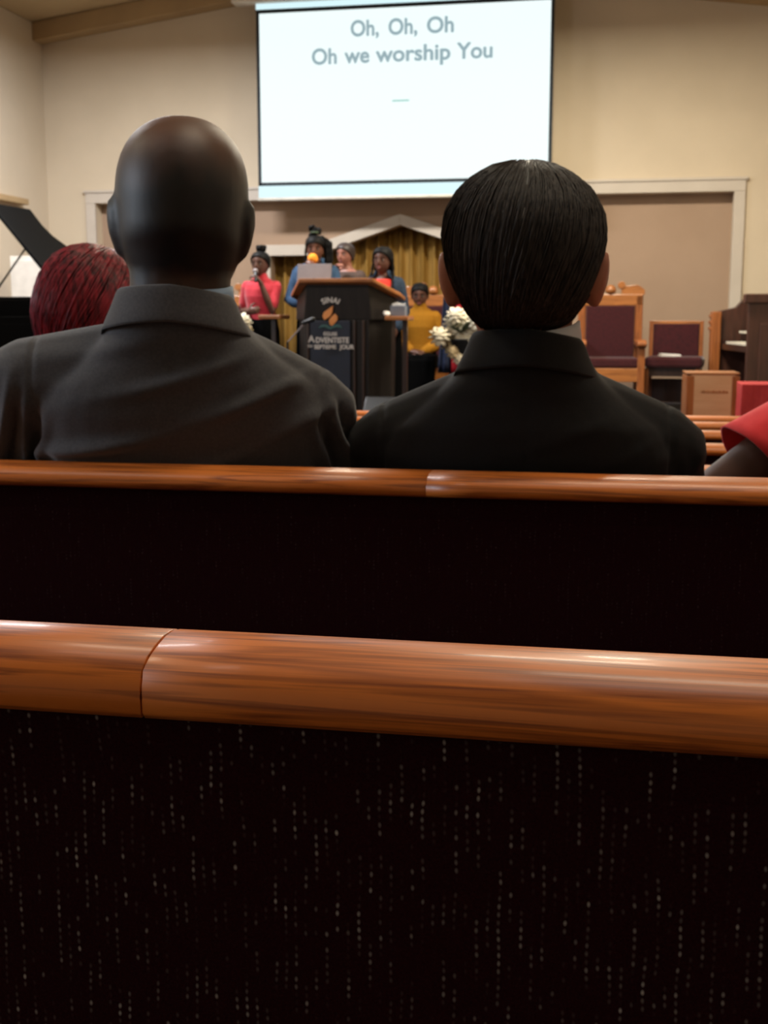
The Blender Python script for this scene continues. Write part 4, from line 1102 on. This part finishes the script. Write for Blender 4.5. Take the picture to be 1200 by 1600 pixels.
# --- woman with burgundy hair, row ahead of the grey suit
c = PD(141, 470, 2.68)
zf = floor_z(c.y)
def hair_surface(spec, hc, Rm, s=1.0):
    zs = [r_[0] for r_ in spec]
    def f(phi, u):
        i = min(int(u * (len(spec) - 1)), len(spec) - 2); a = u * (len(spec) - 1) - i
        z, w, d, yo = [spec[i][k] * (1 - a) + spec[i + 1][k] * a for k in range(4)]
        return Vector(hc) + Rm @ (Vector((w * math.cos(phi), yo + d * math.sin(phi), z)) * s)
    return f
def hair_mesh(parent, surf, m, m2, nstr, ulim, name='hair', r=.0016, swirl=.35, lift=.004, seed=3, n=56, rows=26, tuft=0):
    mb = MB(); rr = []
    for i in range(rows):
        ring = []
        for j in range(n):
            phi = 2 * math.pi * j / n; ring.append(surf(phi, ulim(phi) * i / (rows - 1)))
        rr.append(ring)
    rr.append([sum((Vector(p) for p in rr[-1]), Vector()) / n] * n)
    mb.rings(rr, cap=False); base = mb.build(name, m, parent, smooth=True)
    rnd = random.Random(seed); sm = MB()
    for k in range(nstr):
        phi = rnd.uniform(0, 2 * math.pi); u0 = rnd.uniform(.03, .45) * ulim(phi); lf = rnd.uniform(.0, lift) * (1.5 if rnd.random() < .03 else 1); ph2 = rnd.uniform(-.10, .10)
        pts = []; u1 = ulim(phi) * rnd.uniform(.86, 1.085)
        for q in range(11):
            u = u0 + (u1 - u0) * q / 10
            p1 = phi + swirl * (1 - q / 10) * (1 if True else 0) + ph2 * q / 10
            p = surf(p1, min(u, 1)); ctr = surf(p1 + math.pi, min(u, 1))
            nrm = (p - ctr); nrm = nrm.normalized() if nrm.length > .01 else Vector((0, 0, 1))
            pts.append(p + nrm * (lf * math.sin(math.pi * min(1, q / 9.0)) + .0004) + Vector((0, 0, .002 * (1 - u))))
        sm.tube(pts, [r * (.5 + .5 * math.sin(math.pi * (.15 + .8 * q / 10))) for q in range(11)], 3, rnd=False)
    for k in range(tuft):
        phi = rnd.uniform(math.pi * .9, math.pi * 1.3); p = surf(phi, .14); d = Vector((rnd.uniform(-.6, .1), rnd.uniform(-.3, .1), .8)).normalized()
        sm.tube([p, p + d * .006, p + d * .010 + Vector((-.004, 0, 0))], [r, r * .7, r * .3], 3, rnd=False)
    st = sm.build('hair_strands', m2, base, smooth=True)
    return base
SB = (PD(125, 386, 2.68).z - .15 - zf) / 1.115
arms = {1: ((.21, .0, 1.05), (.12, .22, .98)), -1: ((-.21, .0, 1.05), (-.12, .22, .98))}
t, hc, Rm, hs1, A = person('woman with burgundy bobbed hair in a coral-red top, row ahead of the grey suit', (c.x, c.y, zf), R(24), SKIN_DARK, SB, 1.05, sit=True, arms=arms, head_rot=(R(-4), R(-8), R(16)), top=CORAL_N, sleeve=1.8)
spec = [(.150, .006, .006, -.012), (.145, .05, .055, -.012), (.128, .080, .090, -.012), (.100, .106, .116, -.012), (.06, .120, .130, -.015), (.01, .122, .132, -.018), (-.03, .116, .124, -.02), (-.070, .100, .104, -.02), (-.105, .078, .080, -.02)]
hair_mesh(t, hair_surface(spec, hc, Rm), HAIR_RD, HAIR_R, 900, lambda p: 1.0 if math.sin(p) < .2 else (1.0 - .62 * min(1, (math.sin(p) - .2) / .4)), r=.0026, swirl=.5, lift=.005, seed=5)
mb = MB(); mb.rings([[hc + Vector((-.01 + r_ * math.cos(q), -.02 + r_ * .85 * math.sin(q), z_)) for q in [2 * math.pi * j / 32 for j in range(32)]] for r_, z_ in ((.062, -.085), (.072, -.088), (.088, -.105), (.125, -.135), (.17, -.175), (.19, -.22))], cap=False); cl_ = mb.build('cowl_collar', CORAL_N, t, smooth=True); cl_.modifiers.new('s', 'SOLIDIFY').thickness = .006
mb = MB(); mb.tube([hc + Vector((.07 * math.cos(a_), -.03 + .085 * math.sin(a_), -.100 + .012 * math.sin(a_))) for a_ in [R(180 + i * 15) for i in range(13)]], .008, 8); mb.build('scarf_edge', mat('lilac_cloth', (196, 184, 206), .8), t, smooth=True)

# --- the two suited men -------------------------------------------------
def man(label, px, d, rz, skin, suit, shirt, dzw, headc, head_s, head_rot, neck_w, fold, wide=1.0, ear=1.0, tall=1.0, out=1.0, lean=.35, zr=.918, zl=.918, xl=.185, xr=.185, shirt_up=-.004, elbow_l=(-.225, .05, .62), period=.06):
    """local z equals height above the floor at his feet (floor -0.04); he leans back over the pew rail"""
    c = PD(px, 560, d); zf = -0.04
    t = empty('person', (c.x, c.y, zf), rz, label, 'person')
    o = dzw - zf      # world z offset into local
    def ly(z): return -lean * min(.30, max(0.0, z - o - .74))
    def LV(x, y, z): return Vector((x, y + ly(z), z))
    def lrows(rows): return [(r_[0], r_[1], r_[2], r_[3] + ly(r_[0])) for r_ in rows]
    body = MB()
    hc = LV(headc[0], headc[1], headc[2] - zf)
    Rm = head(body, hc, head_s, *head_rot, ear=ear, wide=wide, tall=tall, out=out)
    body.tube([LV(0, -.01, 1.00 + o), LV(hc.x * .5, -.008, (1.03 + o + hc.z - .03) / 2), (hc.x, hc.y - .016, hc.z - .02)], [neck_w * 1.06, neck_w, neck_w * 1.0], 20)
    body.loft(lrows([(.45, .15, .10, .02), (.70, .155, .10, .0), (.88 + o, .18, .10, 0), (.95 + o, .16, .09, 0), (1.0 + o, .10, .075, 0), (1.04 + o, .065, .062, 0)]), 24)
    A = {}
    for sd in (1, -1):
        zs_ = zr if sd > 0 else zl; xs_ = xr - .007 if sd > 0 else xl - .007
        sh = LV(sd * xs_, .0, zs_ - .006 + o); e_ = (.222, .05, .62) if sd > 0 else elbow_l
        el = Vector((e_[0], e_[1], e_[2] + o)); wr = Vector((sd * .11, .29, .56))
        A[sd] = (sh, el, wr)
        body.tube([sh, el, wr], [.045, .038, .026], 12)
        hand(body, wr, (-sd * .45, .8, -.1), (0, 0, -1), sd, 1.05, .35)
    LG = {}
    for sd in (1, -1):
        hip = Vector((sd * .095, .02, .50)); kn = Vector((sd * .13, .42, .50)); an = Vector((sd * .13, .40, .10)); LG[sd] = (hip, kn, an)
        body.tube([hip, kn, an], [.075, .055, .04], 12)
    body.remesh('body', skin, t, voxel=.006, smooth=4)
    face_bits(t, hc, head_s, Rm)
    g = MB()
    g.loft(lrows([(.44, .185, .130, .02), (.52, .190, .135, .015), (.66, .192, .130, .0), (.78, .203, .128, -.002), (.86 + o, .212, .126, -.006), (.915 + o, .212, .120, -.010), (.955 + o, .185, .110, -.012), (.99 + o, .135, .096, -.010), (1.02 + o, .098, .088, -.010), (1.045 + o, .080, .080, -.012), (1.058 + o, .068, .072, -.012)]), 36, 2.3)
    for sd in (1, -1):
        sh, el, wr = A[sd]; zs_ = zr if sd > 0 else zl; xs_ = xr if sd > 0 else xl
        g.tube([LV(sd * .02, -.01, .975 + o), LV(sd * .09, -.012, .975 + o - (.975 - zs_) * .42), LV(sd * xs_, -.008, zs_ + o)], [.076, .070, .060], 18)
        g.tube([sh, sh.lerp(el, .5), el, el.lerp(wr, .5), el.lerp(wr, .88)], [.063, .064, .060, .055, .047], 18)
    def fn(co, no):
        x, y, z = co[:, 0], co[:, 1], co[:, 2]
        zz = z - o
        back = np.clip(-no[:, 1] * 1.4, 0, 1)
        m1 = np.exp(-((zz - .895) / .08) ** 2) * np.clip(1 - (np.abs(x) / .22) ** 4, 0, 1)
        ph = (zz - .30 * x - .7 * x * x) / period
        rid = np.exp(-((np.mod(ph, 1.0) - .5) / .17) ** 2)
        dd = fold * m1 * back * (rid - .35) * (.55 + .45 * np.sin(9 * x + 40 * zz))
        m2 = np.exp(-((np.abs(x) - .215) / .03) ** 2) * np.exp(-((zz - .86) / .06) ** 2) * back
        dd += fold * .9 * m2 * np.sin(2 * np.pi * (np.abs(x) * 1.0 + zz * .28) / .030)
        arm = np.abs(np.abs(x) - (.190 - .25 * np.clip(.93 - zz, 0, .2) * .35))
        dd -= .0026 * np.exp(-(arm / .0035) ** 2) * np.clip((zz - .78) / .05, 0, 1) * (back > .02)
        dd -= .0008 * np.exp(-(x / .003) ** 2) * back
        return co + no * dd[:, None]
    g.remesh('jacket', suit, t, voxel=.0042, smooth=12, fn=fn)
    # jacket collar: folded band round the neck, open at the front
    nw = neck_w
    rows_o = [(1.078, nw + .004, nw + .004, -.014), (1.084, nw + .009, nw + .009, -.014), (1.078, nw + .013, nw + .013, -.015), (1.062, nw + .018, nw + .017, -.015), (1.036, nw + .036, nw + .027, -.016)]
    mb = MB(); rr = []
    for k, (z, w, dd, yo) in enumerate(rows_o):
        ring = []
        for j in range(49):
            q = math.pi / 2 + R(38) + (2 * math.pi - R(76)) * j / 48; cq, sq = math.cos(q), math.sin(q)
            zz = z + o - .055 * max(0, sq + .30) - .010 * max(0, cq) - (.012 * cq * cq if k == 4 else .004 * cq * cq)
            ring.append(LV(w * cq, yo + dd * sq, zz))
        rr.append(ring)
    mb.rings(rr, cap=False, closed=False); oc = mb.build('jacket_collar', suit, t, smooth=True)
    so = oc.modifiers.new('s', 'SOLIDIFY'); so.thickness = .004; so.offset = 0
    sb = oc.modifiers.new('b', 'SUBSURF'); sb.levels = 1; sb.render_levels = 1
    mb = MB(); rr = []
    for (z, w, yo) in [(1.03, nw + .010, -.014), (1.078, nw + .004, -.014), (1.088, nw + .003, -.013)]:
        rr.append([LV(w * math.cos(q) + .003, yo + w * math.sin(q), z + o - .030 * max(0, math.sin(q)) - .016 * max(0, -math.cos(q)) - .010 * max(0, -math.sin(q)) + shirt_up * max(0, math.cos(q))) for q in [math.pi / 2 + R(12) + (2 * math.pi - R(24)) * j / 40 for j in range(41)]])
    mb.rings(rr, cap=False, closed=False); o2 = mb.build('shirt_collar', shirt, t, smooth=True)
    so = o2.modifiers.new('s', 'SOLIDIFY'); so.thickness = .003
    g = MB()
    g.loft([(.42, .17, .12, .02), (.52, .18, .125, .02)], 24)
    for sd in (1, -1):
        hip, kn, an = LG[sd]; g.tube([hip, hip.lerp(kn, .5), kn], [.095, .088, .074], 14); g.tube([kn, kn.lerp(an, .5), an], [.072, .066, .06], 14)
    g.remesh('trousers', suit, t, voxel=.01, smooth=4)
    for sd in (1, -1):
        an = LG[sd][2]; mb = MB(); mb.tube([an + Vector((0, -.03, -.055)), an + Vector((0, .07, -.055)), an + Vector((0, .17, -.065))], [.043, .043, .034], 12); mb.build('shoe', SHOE, t, smooth=True)
    return t, hc, Rm
man('man with a shaved head in a grey suit seated at the left', 298, 1.74, R(13), SCALP, GREY_SUIT, SHIRT_BLUE, 0.0, (.006, .0, 1.156), 1.13, (R(4), R(2), R(2)), .0660, .0210, wide=.99, tall=1.05, lean=.36, zr=.915, zl=.955, xl=.215, xr=.176, elbow_l=(-.36, .04, .70), period=.062)
t, hc, Rm = man('man with dark greying hair in a black suit seated at the right', 820, 1.70, R(6), SKIN_LIGHT, BLACK_SUIT, SHIRT_WHITE, -.055, (-.006, .0, 1.092), 1.06, (R(-3), R(2), R(0)), .0625, .0025, wide=1.06, ear=1.12, out=1.17, shirt_up=.007, lean=.24, zr=.920, zl=.922)
spec = [(.150, .010, .012, -.008), (.143, .040, .050, -.010), (.130, .063, .076, -.012), (.111, .084, .098, -.014), (.084, .098, .116, -.016), (.056, .1015, .122, -.018), (.032, .0990, .121, -.020), (.010, .0935, .116, -.022), (-.013, .0865, .108, -.024), (-.034, .0780, .099, -.024), (-.050, .068, .088, -.020), (-.058, .060, .076, -.014), (-.068, .050, .068, -.010)]
def ul(p):
    s_ = math.sin(p)
    if s_ < -.42: return .92
    if s_ < .0: return .92 - .28 * (s_ + .42) / .42
    return max(.36, .64 - .28 * min(1, s_ / .5))
hair_mesh(t, hair_surface(spec, hc, Rm), HAIR_M, HAIR_G, 1700, ul, r=.0011, swirl=.45, lift=.0045, seed=11, tuft=0)

# --- coral-dress woman at the right edge, same row as the men
c = PD(1432, 600, 1.70)
arms = {1: ((.23, .0, 1.06), (.12, .22, .98)), -1: ((-.363, -.03, 1.165), (-.18, .2, 1.0))}
t, hc, Rm, hs1, A = person('woman in a coral flutter-sleeve dress at the right edge, arm bare', (c.x, c.y, -.03), R(2), SKIN_DEEP, 1.0, 1.0, sit=True, arms=arms, top=CORAL_N, sleeve=.12, bottom=CORAL_N)
spec = [(.142, .006, .006, -.012), (.137, .045, .050, -.012), (.120, .074, .084, -.012), (.095, .092, .104, -.012), (.06, .100, .114, -.015), (.01, .101, .114, -.018), (-.04, .094, .104, -.02), (-.085, .082, .088, -.02), (-.115, .068, .072, -.02)]
hair_mesh(t, hair_surface(spec, hc, Rm), HAIR_B, HAIR_M, 700, lambda p: .95 if math.sin(p) < .2 else (.95 - .58 * min(1, (math.sin(p) - .2) / .4)), r=.0018, swirl=.4, lift=.005, seed=9)
# flutter sleeve
for sd in (1, -1):
    sh, el, wr = A[sd]; ax = (el - sh).normalized(); a = ax.cross(Vector((0, 1, 0))).normalized(); b = ax.cross(a)
    mb = MB(); rr = []
    for i in range(8):
        u = i / 7; p = sh + Vector((-sd * .035, 0, .03)) * (1 - u) + ax * (.075 * u)
        rad = .060 + .016 * u
        rr.append([p + (a * math.cos(q) + b * math.sin(q)) * rad * (1 + .03 * u * math.sin(6 * q + 1)) - ax * .012 * u * math.sin(q * 1.0 + .3) for q in [2 * math.pi * j / 40 for j in range(40)]])
    mb.rings(rr, cap=False); o = mb.build('flutter_sleeve', CORAL_N, t, smooth=True)
    so = o.modifiers.new('s', 'SOLIDIFY'); so.thickness = .003
